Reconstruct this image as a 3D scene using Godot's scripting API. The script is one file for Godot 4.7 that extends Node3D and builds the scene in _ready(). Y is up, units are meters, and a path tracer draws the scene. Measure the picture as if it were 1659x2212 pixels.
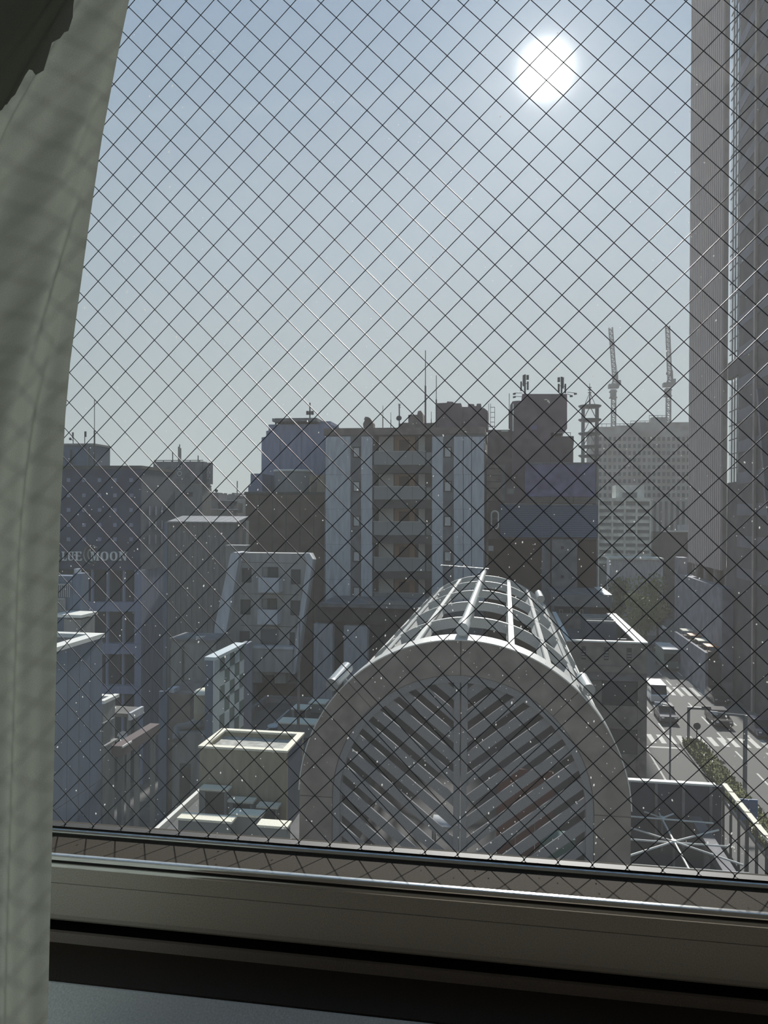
extends Node3D
# A hotel-room window with wired glass, a curtain at the left, and a city street against the sun.
# World: y up, metres, road at y = 0, the street runs along -Z; the eye is 21 m above the road.

const F := 1660.0
const EYE := Vector3(0, 21, 0)
var cam: Camera3D
var CB: Basis
var M := {}
var used := {}
var ucube: BoxMesh
var cyls := {}
var rng := RandomNumberGenerator.new()
var serif: SystemFont
var sans: SystemFont

# ---------------------------------------------------------------- helpers
func ray(u: float, v: float) -> Vector3:
	return CB * Vector3((u - 829.5) / F, (1106.0 - v) / F, -1.0)
func P(u: float, v: float, D: float) -> Vector3:      # on the plane z = -D
	var r := ray(u, v)
	return EYE + r * (D / -r.z)
func PX(u: float, v: float, X: float) -> Vector3:     # on the plane x = X
	var r := ray(u, v)
	return EYE + r * (X / r.x)
func PY(u: float, v: float, Y: float) -> Vector3:     # on the plane y = Y
	var r := ray(u, v)
	return EYE + r * ((Y - EYE.y) / r.y)

func numbered(n: String) -> String:
	if not used.has(n):
		used[n] = 0
		return n
	used[n] += 1
	return "%s_%03d" % [n, used[n]]
func tag(o: Node, label: String, category: String, group := "", kind := "") -> void:
	if label: o.set_meta("label", label)
	if category: o.set_meta("category", category)
	if group: o.set_meta("group", group)
	if kind: o.set_meta("kind", kind)
func thing(n: String, label: String, category: String, at: Vector3, group := "", turn := 0.0) -> Node3D:
	var o := Node3D.new()
	o.name = numbered(n)
	o.position = at
	o.rotation.y = turn
	tag(o, label, category, group)
	add_child(o)
	return o
func struct(n: String, label: String, at: Vector3) -> Node3D:
	var o := Node3D.new()
	o.name = numbered(n)
	o.position = at
	tag(o, label, "", "", "structure")
	add_child(o)
	return o
func origin_of(parent: Node) -> Vector3:
	var p := Vector3.ZERO
	var n: Node = parent
	while n is Node3D and n != self:
		p += n.position
		n = n.get_parent()
	return p
func mi(parent: Node, n: String, m: Mesh, mat: Material, xf := Transform3D()) -> MeshInstance3D:
	# xf is in world axes, measured from the world origin; the parents are only moved, never turned
	var o := MeshInstance3D.new()
	o.name = n if parent != self else numbered(n)
	o.mesh = m
	o.material_override = mat
	xf.origin -= origin_of(parent)
	o.transform = xf
	parent.add_child(o, true)
	return o
# a box whose own node is not scaled when it must carry children
func bx(parent: Node, n: String, x0: float, x1: float, y0: float, y1: float, z0: float, z1: float, mat: Material, solid := false) -> MeshInstance3D:
	var s := Vector3(absf(x1 - x0), absf(y1 - y0), absf(z1 - z0))
	var c := Vector3(x0 + x1, y0 + y1, z0 + z1) / 2
	if solid:
		var b := BoxMesh.new()
		b.size = s
		return mi(parent, n, b, mat, Transform3D(Basis(), c))
	return mi(parent, n, ucube, mat, Transform3D(Basis.from_scale(s), c))
# a box with its front on z = -D that fills a rectangle of the view
func fb(parent: Node, n: String, u0: float, v0: float, u1: float, v1: float, D: float, dep: float, mat: Material, foot := -1.0, solid := false) -> MeshInstance3D:
	var vm := (v0 + v1) / 2
	var um := (u0 + u1) / 2
	var y0 := P(um, v1, D).y if foot < 0.0 else foot
	return bx(parent, n, P(u0, vm, D).x, P(u1, vm, D).x, y0, P(um, v0, D).y, -D, -D - dep, mat, solid)
# a box on the plane x = X that fills a stretch of a receding wall
func sb(parent: Node, n: String, u0: float, v0: float, u1: float, v1: float, X: float, dep: float, mat: Material, foot := -1.0) -> MeshInstance3D:
	var um := (u0 + u1) / 2
	var a := PX(u0, v0, X)
	var b := PX(u1, v0, X)
	var y1 := PX(um, v0, X).y
	var y0 := PX(um, v1, X).y if foot < 0.0 else foot
	return bx(parent, n, X, X + dep, y0, y1, a.z, b.z, mat)
func along(a: Vector3, b: Vector3) -> Basis:
	var y := (b - a).normalized()
	var s := Vector3.RIGHT if absf(y.y) > 0.95 else Vector3.UP
	var x := s.cross(y).normalized()
	return Basis(x, y, x.cross(y))
func cyl(parent: Node, n: String, a: Vector3, b: Vector3, r: float, mat: Material, seg := 10, r2 := -1.0) -> MeshInstance3D:
	var ratio := 1.0 if r2 < 0.0 else r2 / r
	var key := "%d_%.3f" % [seg, ratio]
	if not cyls.has(key):
		var c := CylinderMesh.new()
		c.bottom_radius = 1.0
		c.top_radius = ratio
		c.height = 1.0
		c.radial_segments = seg
		c.rings = 1
		cyls[key] = c
	var bs := along(a, b)
	bs.x *= r
	bs.y *= a.distance_to(b)
	bs.z *= r
	return mi(parent, n, cyls[key], mat, Transform3D(bs, (a + b) / 2))
func bar(parent: Node, n: String, a: Vector3, b: Vector3, w: float, h: float, mat: Material) -> MeshInstance3D:
	var bs := along(a, b)
	bs.x *= w
	bs.y *= a.distance_to(b)
	bs.z *= h
	return mi(parent, n, ucube, mat, Transform3D(bs, (a + b) / 2))
func quad(st: SurfaceTool, a: Vector3, b: Vector3, c: Vector3, d: Vector3) -> void:
	for p in [a, b, c, a, c, d]:
		st.add_vertex(p)
func box_into(st: SurfaceTool, xf: Transform3D) -> void:
	st.append_from(ucube, 0, xf)
func lattice(bars: Array) -> ArrayMesh:
	var st := SurfaceTool.new()
	st.begin(Mesh.PRIMITIVE_TRIANGLES)
	for q in bars:
		var bs := along(q[0], q[1])
		var l: float = q[0].distance_to(q[1])
		bs.x *= q[2]
		bs.y *= l
		bs.z *= q[2]
		box_into(st, Transform3D(bs, (q[0] + q[1]) / 2))
	return st.commit()
# a flat outline in x, y pushed back from z0 to z1 (z1 < z0)
func extrude(poly: PackedVector2Array, z0: float, z1: float) -> ArrayMesh:
	var st := SurfaceTool.new()
	st.begin(Mesh.PRIMITIVE_TRIANGLES)
	st.set_smooth_group(-1)
	var pts := poly
	if not Geometry2D.is_polygon_clockwise(pts):
		pts = pts.duplicate()
		pts.reverse()
	var tri := Geometry2D.triangulate_polygon(pts)
	for i in range(0, tri.size(), 3):
		var a := pts[tri[i]]
		var b := pts[tri[i + 1]]
		var c := pts[tri[i + 2]]
		if (b - a).cross(c - a) > 0.0:
			var t := b
			b = c
			c = t
		for p in [a, b, c]: st.add_vertex(Vector3(p.x, p.y, z0))
		for p in [a, c, b]: st.add_vertex(Vector3(p.x, p.y, z1))
	for i in pts.size():
		var a := pts[i]
		var b := pts[(i + 1) % pts.size()]
		quad(st, Vector3(a.x, a.y, z0), Vector3(a.x, a.y, z1), Vector3(b.x, b.y, z1), Vector3(b.x, b.y, z0))
	st.generate_normals()
	return st.commit()
# an outline in z, y drawn along x from x0 to x1
func extrude_x(zy: PackedVector2Array, x0: float, x1: float) -> ArrayMesh:
	var m := extrude(zy, 0.0, -1.0)
	var st := SurfaceTool.new()
	st.begin(Mesh.PRIMITIVE_TRIANGLES)
	st.append_from(m, 0, Transform3D(Basis(Vector3(0, 0, 1), Vector3(0, 1, 0), Vector3(-(x1 - x0), 0, 0)), Vector3(x0, 0, 0)))
	return st.commit()
func lathe(profile: Array, seg: int) -> ArrayMesh:      # profile of [radius, height] from the bottom up
	var st := SurfaceTool.new()
	st.begin(Mesh.PRIMITIVE_TRIANGLES)
	for i in profile.size() - 1:
		for k in seg:
			var a0 := TAU * k / seg
			var a1 := TAU * (k + 1) / seg
			var p: Array = profile[i]
			var q: Array = profile[i + 1]
			var d0 := Vector3(cos(a0), 0, sin(a0))
			var d1 := Vector3(cos(a1), 0, sin(a1))
			quad(st, d0 * p[0] + Vector3.UP * p[1], d1 * p[0] + Vector3.UP * p[1], d1 * q[0] + Vector3.UP * q[1], d0 * q[0] + Vector3.UP * q[1])
	st.generate_normals()
	return st.commit()
func letters(parent: Node, text: String, font: Font, u0: float, v0: float, u1: float, v1: float, D: float, dep: float, mat: Material) -> void:
	var t := TextMesh.new()
	t.text = text
	t.font = font
	t.font_size = 48
	t.depth = 0.2
	t.pixel_size = 0.02
	var bb := t.get_aabb()
	var a := P(u0, (v0 + v1) / 2, D)
	var b := P(u1, (v0 + v1) / 2, D)
	var top := P((u0 + u1) / 2, v0, D).y
	var low := P((u0 + u1) / 2, v1, D).y
	var s := Vector3((b.x - a.x) / bb.size.x, (top - low) / bb.size.y, dep / bb.size.z)
	var c := bb.position + bb.size / 2
	mi(parent, "letter", t, mat, Transform3D(Basis.from_scale(s), Vector3((a.x + b.x) / 2, (top + low) / 2, -D) - c * s))

# ---------------------------------------------------------------- materials
func srgb(r: float, g: float, b: float) -> Color:
	return Color(r / 255.0, g / 255.0, b / 255.0)
func noise_tex(freq: float, lo: float, oct: int, sd: int, stretch := 1.0) -> ImageTexture:
	var n := FastNoiseLite.new()
	n.seed = sd
	n.frequency = freq
	n.fractal_octaves = oct
	var im := Image.create(512, 512, false, Image.FORMAT_RGB8)
	for y in 512:
		for x in 512:
			# blend the two ends so that the picture repeats without a seam
			var fx := x / 511.0
			var fy := y / 511.0
			var a := n.get_noise_2d(x * stretch, y)
			var b := n.get_noise_2d((x - 511) * stretch, y)
			var c := n.get_noise_2d(x * stretch, y - 511)
			var d := n.get_noise_2d((x - 511) * stretch, y - 511)
			var v: float = lerpf(lerpf(a, b, fx), lerpf(c, d, fx), fy)
			var g := clampf(lo + (1.0 - lo) * (0.62 + 0.9 * v), 0.0, 1.0)
			im.set_pixel(x, y, Color(g, g, g))
	return ImageTexture.create_from_image(im)
func mat(n: String, c: Color, rough := 0.85, tex: Texture2D = null, scale := 0.2, metal := 0.0, spec := 0.4) -> StandardMaterial3D:
	var m := StandardMaterial3D.new()
	m.resource_name = n
	m.albedo_color = c
	m.roughness = rough
	m.metallic = metal
	m.metallic_specular = spec
	if tex:
		m.albedo_texture = tex
		m.uv1_triplanar = true
		m.uv1_world_triplanar = true
		m.uv1_scale = Vector3.ONE * scale
	M[n] = m
	return m

func materials() -> void:
	var patch := noise_tex(0.018, 0.72, 4, 3)
	var streak := noise_tex(0.012, 0.86, 4, 8, 6.0)
	var grain := noise_tex(0.16, 0.82, 3, 5)
	mat("arch", srgb(132, 124, 117), 0.85, patch, 0.13)
	mat("arch_trim", srgb(190, 186, 178), 0.7, patch, 0.2)
	mat("slat", srgb(124, 125, 128), 0.7, grain, 0.3)
	mat("vault_white", srgb(196, 196, 190), 0.55, grain, 0.3)
	mat("tube_white", srgb(176, 180, 178), 0.35)
	mat("beige", srgb(150, 144, 124), 0.9, streak, 0.12)
	mat("cream", srgb(232, 228, 208), 0.8, grain, 0.3)
	mat("panel_blue", srgb(88, 102, 122), 0.75, streak, 0.06)
	mat("panel_grey", srgb(130, 131, 129), 0.85, streak, 0.08)
	mat("pale", srgb(178, 182, 188), 0.8, streak, 0.07)
	mat("pale_blue", srgb(128, 136, 160), 0.8, streak, 0.05)
	mat("white_wall", srgb(186, 190, 192), 0.8, streak, 0.07)
	mat("tile_white", srgb(220, 222, 218), 0.7, grain, 0.2)
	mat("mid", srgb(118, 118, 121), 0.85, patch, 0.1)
	mat("mid_brown", srgb(124, 112, 108), 0.85, patch, 0.1)
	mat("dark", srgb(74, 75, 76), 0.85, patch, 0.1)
	mat("dark_brown", srgb(98, 90, 80), 0.85, patch, 0.08)
	mat("deep_brown", srgb(70, 54, 42), 0.85, patch, 0.1)
	mat("plum", srgb(116, 100, 108), 0.85, patch, 0.06)
	mat("plum_dark", srgb(106, 94, 98), 0.85, patch, 0.07)
	mat("navy", srgb(42, 52, 72), 0.8, patch, 0.08)
	mat("slate_facade", srgb(48, 62, 92), 0.8, patch, 0.06)
	mat("slate_light", srgb(78, 88, 104), 0.8, patch, 0.06)
	mat("billboard_purple", srgb(108, 104, 136), 0.7, patch, 0.09)
	mat("billboard_blue", srgb(78, 96, 124), 0.7, grain, 0.2)
	mat("corrugated", srgb(112, 112, 113), 0.8, streak, 0.1)
	mat("roof_dark", srgb(92, 94, 96), 0.9, patch, 0.15)
	mat("roof_grey", srgb(96, 96, 94), 0.9, patch, 0.15)
	mat("roof_stained", srgb(172, 172, 164), 0.9, patch, 0.35)
	mat("roof_blue", srgb(126, 142, 166), 0.8, grain, 0.2)
	mat("coping", srgb(224, 224, 216), 0.6, grain, 0.4)
	mat("rail_metal", srgb(150, 152, 152), 0.45, null, 0.2, 0.5)
	mat("black_metal", srgb(48, 52, 56), 0.6)
	mat("steel", srgb(96, 102, 106), 0.6)
	mat("orange_wood", srgb(140, 110, 86), 0.8, streak, 0.15)
	mat("curtain_pane", srgb(190, 192, 190), 0.5, grain, 0.4)
	mat("check_white", srgb(166, 178, 182), 0.6)
	mat("check_green", srgb(70, 92, 90), 0.6)
	mat("tower", srgb(158, 148, 144), 0.75, patch, 0.03)
	mat("tower_rib", srgb(176, 166, 162), 0.7)
	mat("tower_brown", srgb(92, 87, 88), 0.7, patch, 0.04)
	mat("tower_band", srgb(88, 90, 108), 0.5, patch, 0.04)
	mat("far_wall", srgb(164, 162, 158), 0.85, patch, 0.02)
	mat("far_window", srgb(78, 82, 88), 0.5)
	mat("grid_white", srgb(224, 226, 216), 0.8, patch, 0.05)
	mat("grid_window", srgb(120, 124, 124), 0.4)
	mat("asphalt", srgb(100, 100, 98), 0.95, grain, 0.4)
	mat("sidewalk", srgb(128, 127, 121), 0.95, grain, 0.4)
	mat("road_paint", srgb(206, 206, 200), 0.9, grain, 0.6)
	mat("turf", srgb(104, 108, 62), 1.0, grain, 0.8)
	mat("leaf_olive", srgb(126, 132, 84), 0.9)
	mat("leaf_dark", srgb(92, 102, 68), 0.9)
	mat("trunk", srgb(78, 66, 54), 0.95)
	mat("tyre", srgb(34, 34, 36), 0.9)
	mat("car_dark", srgb(36, 42, 56), 0.25, null, 0.2, 0.0, 0.6)
	mat("car_black", srgb(28, 30, 34), 0.25, null, 0.2, 0.0, 0.6)
	mat("car_blue", srgb(40, 52, 84), 0.25, null, 0.2, 0.0, 0.6)
	mat("car_white", srgb(224, 226, 226), 0.3, null, 0.2, 0.0, 0.6)
	mat("car_green", srgb(78, 98, 92), 0.4, null, 0.2, 0.0, 0.6)
	mat("car_orange", srgb(186, 120, 62), 0.4, null, 0.2, 0.0, 0.6)
	mat("headlamp", srgb(232, 236, 236), 0.15)
	mat("sign_blue", srgb(46, 84, 128), 0.5)
	mat("sign_text", srgb(206, 208, 206), 0.6)
	mat("sign_moon", srgb(206, 204, 176), 0.6)
	mat("ghost_text", srgb(132, 136, 142), 0.7)
	mat("red_cloth", srgb(84, 40, 40), 0.9)
	mat("teal_cloth", srgb(70, 110, 108), 0.8)
	mat("glass_dark", srgb(40, 46, 52), 0.06, null, 0.2, 0.0, 0.6)
	mat("glass_grey", srgb(92, 96, 98), 0.1, null, 0.2, 0.0, 0.6)
	mat("podium_wall", srgb(128, 132, 142), 0.85, patch, 0.05)
	mat("duct", srgb(88, 76, 78), 0.9)
	mat("stucco_white", srgb(150, 151, 149), 0.85, streak, 0.07)
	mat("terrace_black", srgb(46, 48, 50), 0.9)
	mat("glass_matt", srgb(66, 70, 72), 0.4, null, 0.2, 0.0, 0.3)
	mat("glass_navy", srgb(30, 42, 66), 0.35, null, 0.2, 0.0, 0.25)
	mat("ac_grey", srgb(118, 120, 118), 0.7)
	mat("eave", srgb(122, 124, 126), 0.6)
	# the room
	mat("room_wall", srgb(226, 224, 218), 0.9, grain, 1.0)
	mat("room_floor", srgb(168, 160, 150), 0.8, grain, 1.0)
	mat("sash", srgb(172, 169, 160), 0.35, grain, 3.0, 0.35, 0.5)
	mat("sash_bright", srgb(214, 216, 214), 0.16, null, 1.0, 0.85)
	mat("sash_matt", srgb(194, 191, 182), 0.55, grain, 4.0, 0.0, 0.4)
	mat("bronze", srgb(66, 62, 56), 0.8, grain, 3.0, 0.0, 0.15)
	mat("gasket", srgb(22, 22, 24), 0.6)
	mat("track", srgb(150, 142, 138), 0.5, grain, 4.0)
	mat("sill_dark", srgb(58, 52, 48), 0.7, grain, 3.0)
	mat("stool", srgb(224, 228, 226), 0.6, grain, 3.0)
	mat("wire", srgb(36, 42, 50), 0.42, null, 1.0, 0.5)
	var pane := mat("pane", srgb(180, 196, 196), 0.0)
	pane.transparency = BaseMaterial3D.TRANSPARENCY_ALPHA
	pane.albedo_color.a = 0.03
	pane.metallic_specular = 0.25
	var film := mat("film", srgb(226, 228, 232), 1.0)
	film.transparency = BaseMaterial3D.TRANSPARENCY_ALPHA
	film.albedo_color.a = 0.027
	film.backlight_enabled = true
	film.backlight = Color(1, 1, 1)
	var speck := mat("speck", srgb(236, 236, 230), 0.9)
	speck.backlight_enabled = true
	speck.backlight = Color(1, 1, 1)
	var clear := mat("tower_glass", srgb(150, 190, 190), 0.02)
	clear.transparency = BaseMaterial3D.TRANSPARENCY_ALPHA
	clear.albedo_color.a = 0.10
	var balc := mat("balcony_glass", srgb(112, 118, 120), 0.3)
	balc.metallic_specular = 0.5
	var cloth := mat("curtain", srgb(152, 160, 156), 1.0, grain, 9.0)
	cloth.backlight_enabled = true
	cloth.backlight = srgb(186, 186, 180)

# clear air: paler towards the horizon, with the sun's aureole
func sky_picture(to_sun: Vector3) -> ImageTexture:
	var W := 1024
	var H := 512
	var data := PackedFloat32Array()
	data.resize(W * H * 3)
	var hor := Vector3(0.46, 0.515, 0.505)
	var zen := Vector3(0.02, 0.165, 0.40)
	for j in H:
		var el := PI * (0.5 - (j + 0.5) / H)
		var se := sin(el)
		var ce := cos(el)
		var base := hor.lerp(zen, clampf(se, 0.0, 0.8)) if se > 0.0 else Vector3(0.27, 0.28, 0.28)
		for i in W:
			var az := TAU * (i + 0.5) / W - PI / 2
			var c := base
			if se > 0.0:
				var d := Vector3(cos(az) * ce, se, sin(az) * ce)
				var th := rad_to_deg(acos(clampf(d.dot(to_sun), -1.0, 1.0)))
				if th < 60.0:
					var g := 5.5 * exp(-th * th / 1.15) + 0.40 * exp(-th / 3.4) + 0.02 * exp(-th / 12.0)
					c += Vector3(1.0, 1.0, 0.96) * g
			var k := (j * W + i) * 3
			data[k] = c.x
			data[k + 1] = c.y
			data[k + 2] = c.z
	return ImageTexture.create_from_image(Image.create_from_data(W, H, false, Image.FORMAT_RGBF, data.to_byte_array()))

# ---------------------------------------------------------------- start
func _ready() -> void:
	rng.seed = 20240
	cam = Camera3D.new()
	cam.name = "camera"
	cam.position = EYE
	CB = Basis(Vector3.UP, deg_to_rad(9.0)) * Basis(Vector3.RIGHT, deg_to_rad(0.17)) * Basis(Vector3.BACK, deg_to_rad(0.45))
	cam.basis = CB
	cam.fov = rad_to_deg(2.0 * atan(1106.0 / F))
	cam.near = 0.05
	cam.far = 2000.0
	cam.current = true
	add_child(cam)

	var env := Environment.new()
	env.background_mode = Environment.BG_SKY
	var to_sun := ray(1180, 150).normalized()
	var psky := PanoramaSkyMaterial.new()
	psky.panorama = sky_picture(to_sun)
	var sky := Sky.new()
	sky.sky_material = psky
	env.sky = sky
	env.tonemap_mode = Environment.TONE_MAPPER_LINEAR
	env.tonemap_exposure = 1.0
	env.sdfgi_enabled = true
	env.ssao_enabled = true
	env.ssil_enabled = true
	# thin sunlit haze over the city
	env.volumetric_fog_enabled = true
	env.volumetric_fog_density = 0.0002
	env.volumetric_fog_albedo = Color(1, 1, 1)
	env.volumetric_fog_anisotropy = 0.55
	var we := WorldEnvironment.new()
	we.name = "environment"
	we.environment = env
	add_child(we)

	var sun := DirectionalLight3D.new()
	sun.name = "sun"
	sun.basis = Basis.looking_at(-to_sun, Vector3.UP)
	sun.light_color = srgb(255, 252, 246)
	sun.light_energy = 2.4
	sun.light_angular_distance = 1.6
	sun.shadow_enabled = true
	add_child(sun)

	ucube = BoxMesh.new()
	ucube.size = Vector3.ONE
	serif = SystemFont.new()
	serif.font_names = PackedStringArray(["Droid Serif"])
	serif.font_weight = 700
	sans = SystemFont.new()
	sans.font_names = PackedStringArray(["Droid Sans"])
	materials()
	room()
	ground()
	arch_building()
	left_block()
	blue_moon()
	middle_left()
	centre_building()
	plum_buildings()
	far_right()
	tower()
	corner_building()
	deck()
	street()

# ---------------------------------------------------------------- the room and its window
const GD := 1.25          # the glass stands on z = -GD
func yv(v: float, D: float) -> float:
	return P(700, v, D).y
func room() -> void:
	var X0 := -2.3
	var X1 := 2.5
	var FL := 19.5
	var CE := 22.75
	var g0 := -1.75      # the opening
	var g1 := 2.05
	var top := 22.45
	var sill := yv(2117, 1.135)
	var w := struct("wall_front", "wall round the window", Vector3(0, 0, -1.35))
	bx(w, "apron", X0 - 0.2, X1 + 0.2, 0.0, sill - 0.07, -1.50, -1.10, M.room_wall)
	bx(w, "lintel", X0 - 0.2, X1 + 0.2, top + 0.05, 26.0, -1.50, -1.10, M.room_wall)
	bx(w, "pier", X0 - 0.2, g0 - 0.05, sill - 0.03, top + 0.05, -1.50, -1.10, M.room_wall)
	bx(w, "pier", g1 + 0.05, X1 + 0.2, sill - 0.03, top + 0.05, -1.50, -1.10, M.room_wall)
	var wl := struct("wall_left", "plain left wall of the room", Vector3(X0, FL, 1))
	bx(wl, "plaster", X0 - 0.2, X0, FL, CE, -1.10, 4.2, M.room_wall)
	var wr := struct("wall_right", "plain right wall of the room", Vector3(X1, FL, 1))
	bx(wr, "plaster", X1, X1 + 0.2, FL, CE, -1.10, 4.2, M.room_wall)
	var wb := struct("wall_back", "plain back wall of the room", Vector3(0, FL, 4))
	bx(wb, "plaster", X0 - 0.2, X1 + 0.2, FL, CE, 4.0, 4.2, M.room_wall)
	var fl := struct("floor", "brown floor of the room", Vector3(0, FL, 1))
	bx(fl, "boards", X0 - 0.2, X1 + 0.2, FL - 0.3, FL, -1.10, 4.2, M.room_floor)
	var ce := struct("ceiling", "ceiling of the room", Vector3(0, CE, 1))
	bx(ce, "plaster", X0 - 0.2, X1 + 0.2, CE, CE + 0.3, -1.10, 4.2, M.room_wall)

	# inner stool below the window
	var st := struct("trim_1", "pale window stool at the foot of the picture", Vector3(0, sill, -1.0))
	var e := P(700, 2187, 1.065).y
	prof(st, "board", [[-1.067, e - 0.06], [-1.067, e], [-1.062, e + 0.001], [-0.915, e - 0.045], [-0.91, e - 0.06]], g0 - 0.05, g1 + 0.05, M.stool)
	var sd := struct("trim_2", "dark lower sill between track and stool", Vector3(0, sill, -1.17))
	bx(sd, "board", g0 - 0.05, g1 + 0.05, sill - 0.028, sill, -1.255, -1.068, M.sill_dark)

	var win := struct("window_1", "wide sash window of wired glass with a grey-brown aluminium frame", Vector3(0, sill, -GD))
	var gb := yv(1822, GD)
	bx(win, "pane", g0 + 0.04, g1 - 0.04, gb - 0.012, top - 0.03, -GD, -GD - 0.0068, M.pane)
	mi(win, "dust_film", PlaneMeshOf(Vector2(g1 - g0 - 0.08, top - 0.03 - gb)), M.film, Transform3D(Basis(Vector3.RIGHT, PI / 2), Vector3((g0 + g1) / 2, (gb + top - 0.03) / 2, -GD - 0.0078)))
	# wires of the glass: two families at 45 degrees, diamonds 53 mm across
	var k0 := P(1214, 708, GD)
	var dg := 0.0531
	var lo := gb - 0.01
	var hi := top - 0.035
	var za := -GD - 0.003
	for fam in [1.0, -1.0]:
		for i in range(-70, 70):
			# x - x0 = fam * (y - y0) + i * dg
			var ya := lo
			var yb := hi
			var xa: float = k0.x + fam * (ya - k0.y) + i * dg
			var xb: float = k0.x + fam * (yb - k0.y) + i * dg
			var xl: float = g0 + 0.05
			var xr: float = g1 - 0.05
			if maxf(xa, xb) < xl + 0.02 or minf(xa, xb) > xr - 0.02: continue
			var A := Vector2(xa, ya)
			var B := Vector2(xb, yb)
			if A.x > B.x:
				var t := A
				A = B
				B = t
			var s := (B.y - A.y) / (B.x - A.x)
			if A.x < xl: A = Vector2(xl, A.y + s * (xl - A.x))
			if B.x > xr: B = Vector2(xr, B.y + s * (xr - B.x))
			cyl(win, "wire", Vector3(A.x, A.y, za), Vector3(B.x, B.y, za), 0.00075, M.wire, 6)
			za = -GD - 0.003 - (0.0012 if fam < 0.0 else 0.0)
	# specks of dirt and dried rain on the outer face
	var mm := MultiMesh.new()
	mm.transform_format = MultiMesh.TRANSFORM_3D
	var sp := SphereMesh.new()
	sp.radius = 1.0
	sp.height = 2.0
	sp.radial_segments = 6
	sp.rings = 3
	sp.material = M.speck
	mm.mesh = sp
	mm.instance_count = 1300
	var noise := FastNoiseLite.new()
	noise.seed = 4
	noise.frequency = 2.2
	var n := 0
	while n < 1300:
		var u := rng.randf_range(110, 1659)
		var v := rng.randf_range(0, 1850)
		if rng.randf() > 0.15 + 0.85 * smoothstep(0, 1500, v): continue
		var p := P(u, v, GD + 0.0082)
		if noise.get_noise_2d(p.x, p.y) < rng.randf_range(-0.5, 0.5): continue
		var r: float = 0.0005 + 0.0009 * pow(rng.randf(), 3.0)
		var b := Basis.from_scale(Vector3(r, r * rng.randf_range(0.8, 1.8), r * 0.5)).rotated(Vector3.BACK, rng.randf_range(-0.6, 0.6))
		mm.set_instance_transform(n, Transform3D(b, p - origin_of(win)))
		n += 1
	var sk := MultiMeshInstance3D.new()
	sk.name = "dirt_specks"
	sk.multimesh = mm
	sk.set_meta("kind", "stuff")
	win.add_child(sk)
	# bottom rail of the sash, from the glass down
	var a0 := g0 + 0.02
	var a1 := g1 - 0.02
	bx(win, "gasket", a0, a1, yv(1835, 1.247), yv(1828, 1.247), -1.262, -1.2455, M.gasket)
	bx(win, "outer_frame", g0, g1, sill - 0.06, gb - 0.007, -1.276, -1.2626, M.bronze)
	var ys := yv(1846, 1.2385)
	prof(win, "glazing_bead", [[-1.2625, yv(1833, 1.244)], [-1.2475, yv(1833, 1.244)], [-1.2425, yv(1838, 1.241)], [-1.2395, yv(1841.5, 1.2395)], [-1.2385, yv(1843.5, 1.2385)], [-1.2385, ys], [-1.2625, ys]], a0, a1, M.sash_bright)
	# flat top of the sash, running inwards to a rounded lip, a groove and a second lip
	var zl := -1.2385 * (1846.0 - 1111.0) / (1893.0 - 1111.0)
	bx(win, "rail_top", a0, a1, ys - 0.02, ys - 0.0004, zl, -1.262, M.bronze)
	prof(win, "rail_lip", lip(zl, ys, 0.0065), a0, a1, M.sash_bright)
	var zg := zl + 0.0065
	bx(win, "groove_gasket", a0, a1, ys - 0.030, yv(1903, -zg), zl - 0.02, zg - 0.003, M.gasket)
	var y2 := yv(1914, -zg)
	prof(win, "lower_lip", lip(zg - 0.004, y2, 0.0055), a0, a1, M.sash_bright)
	var zf := zg + 0.0015
	var DF := -zf
	bx(win, "frame_face", g0, g1, yv(1958.4, DF), y2 - 0.0055, zf - 0.03, zf, M.sash_matt)
	var fbm := yv(2030, DF)
	prof(win, "frame_skirt", [[zf - 0.03, yv(1959.6, DF)], [zf + 0.0003, yv(1959.6, DF)], [zf + 0.001, fbm], [zf - 0.0015, fbm - 0.008], [zf - 0.008, fbm - 0.014], [zf - 0.02, fbm - 0.018], [zf - 0.03, fbm - 0.018]], g0, g1, M.sash_matt)
	var zt := zf - 0.004
	bx(win, "track", g0, g1, yv(2103, -zt), yv(2072, -zt), zt - 0.007, zt, M.track)
	bx(win, "track_well", g0, g1, sill + 0.0005, yv(2072, -zt + 0.008), -1.256, zt - 0.0073, M.gasket)
	bx(win, "track_foot", g0, g1, sill + 0.0004, yv(2103, -zt) - 0.0003, zt - 0.0072, zt - 0.0045, M.gasket)
	bx(win, "jamb", g0 - 0.045, g0 + 0.045, sill, top, -1.29, -1.21, M.sash_matt)
	bx(win, "jamb", g1 - 0.045, g1 + 0.045, sill, top, -1.29, -1.21, M.sash_matt)
	bx(win, "head", g0 + 0.045, g1 - 0.045, top - 0.04, top + 0.04, -1.29, -1.21, M.sash_matt)
	curtain()

# a rounded lip in z, y: flat on top at y, rounding over towards the room
func lip(z: float, y: float, r: float) -> Array:
	var o := [[z - 0.004, y - r], [z - 0.004, y]]
	for i in 9:
		var a := PI / 2 * i / 8.0
		o.append([z + sin(a) * r, y - r + cos(a) * r])
	return o
func PlaneMeshOf(s: Vector2) -> PlaneMesh:
	var p := PlaneMesh.new()
	p.size = s
	return p
func prof(parent: Node, n: String, zy: Array, x0: float, x1: float, m: Material) -> MeshInstance3D:
	var pts := PackedVector2Array()
	for q in zy: pts.append(Vector2(q[0], q[1]))
	return mi(parent, n, extrude_x(pts, x0, x1), m)

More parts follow.
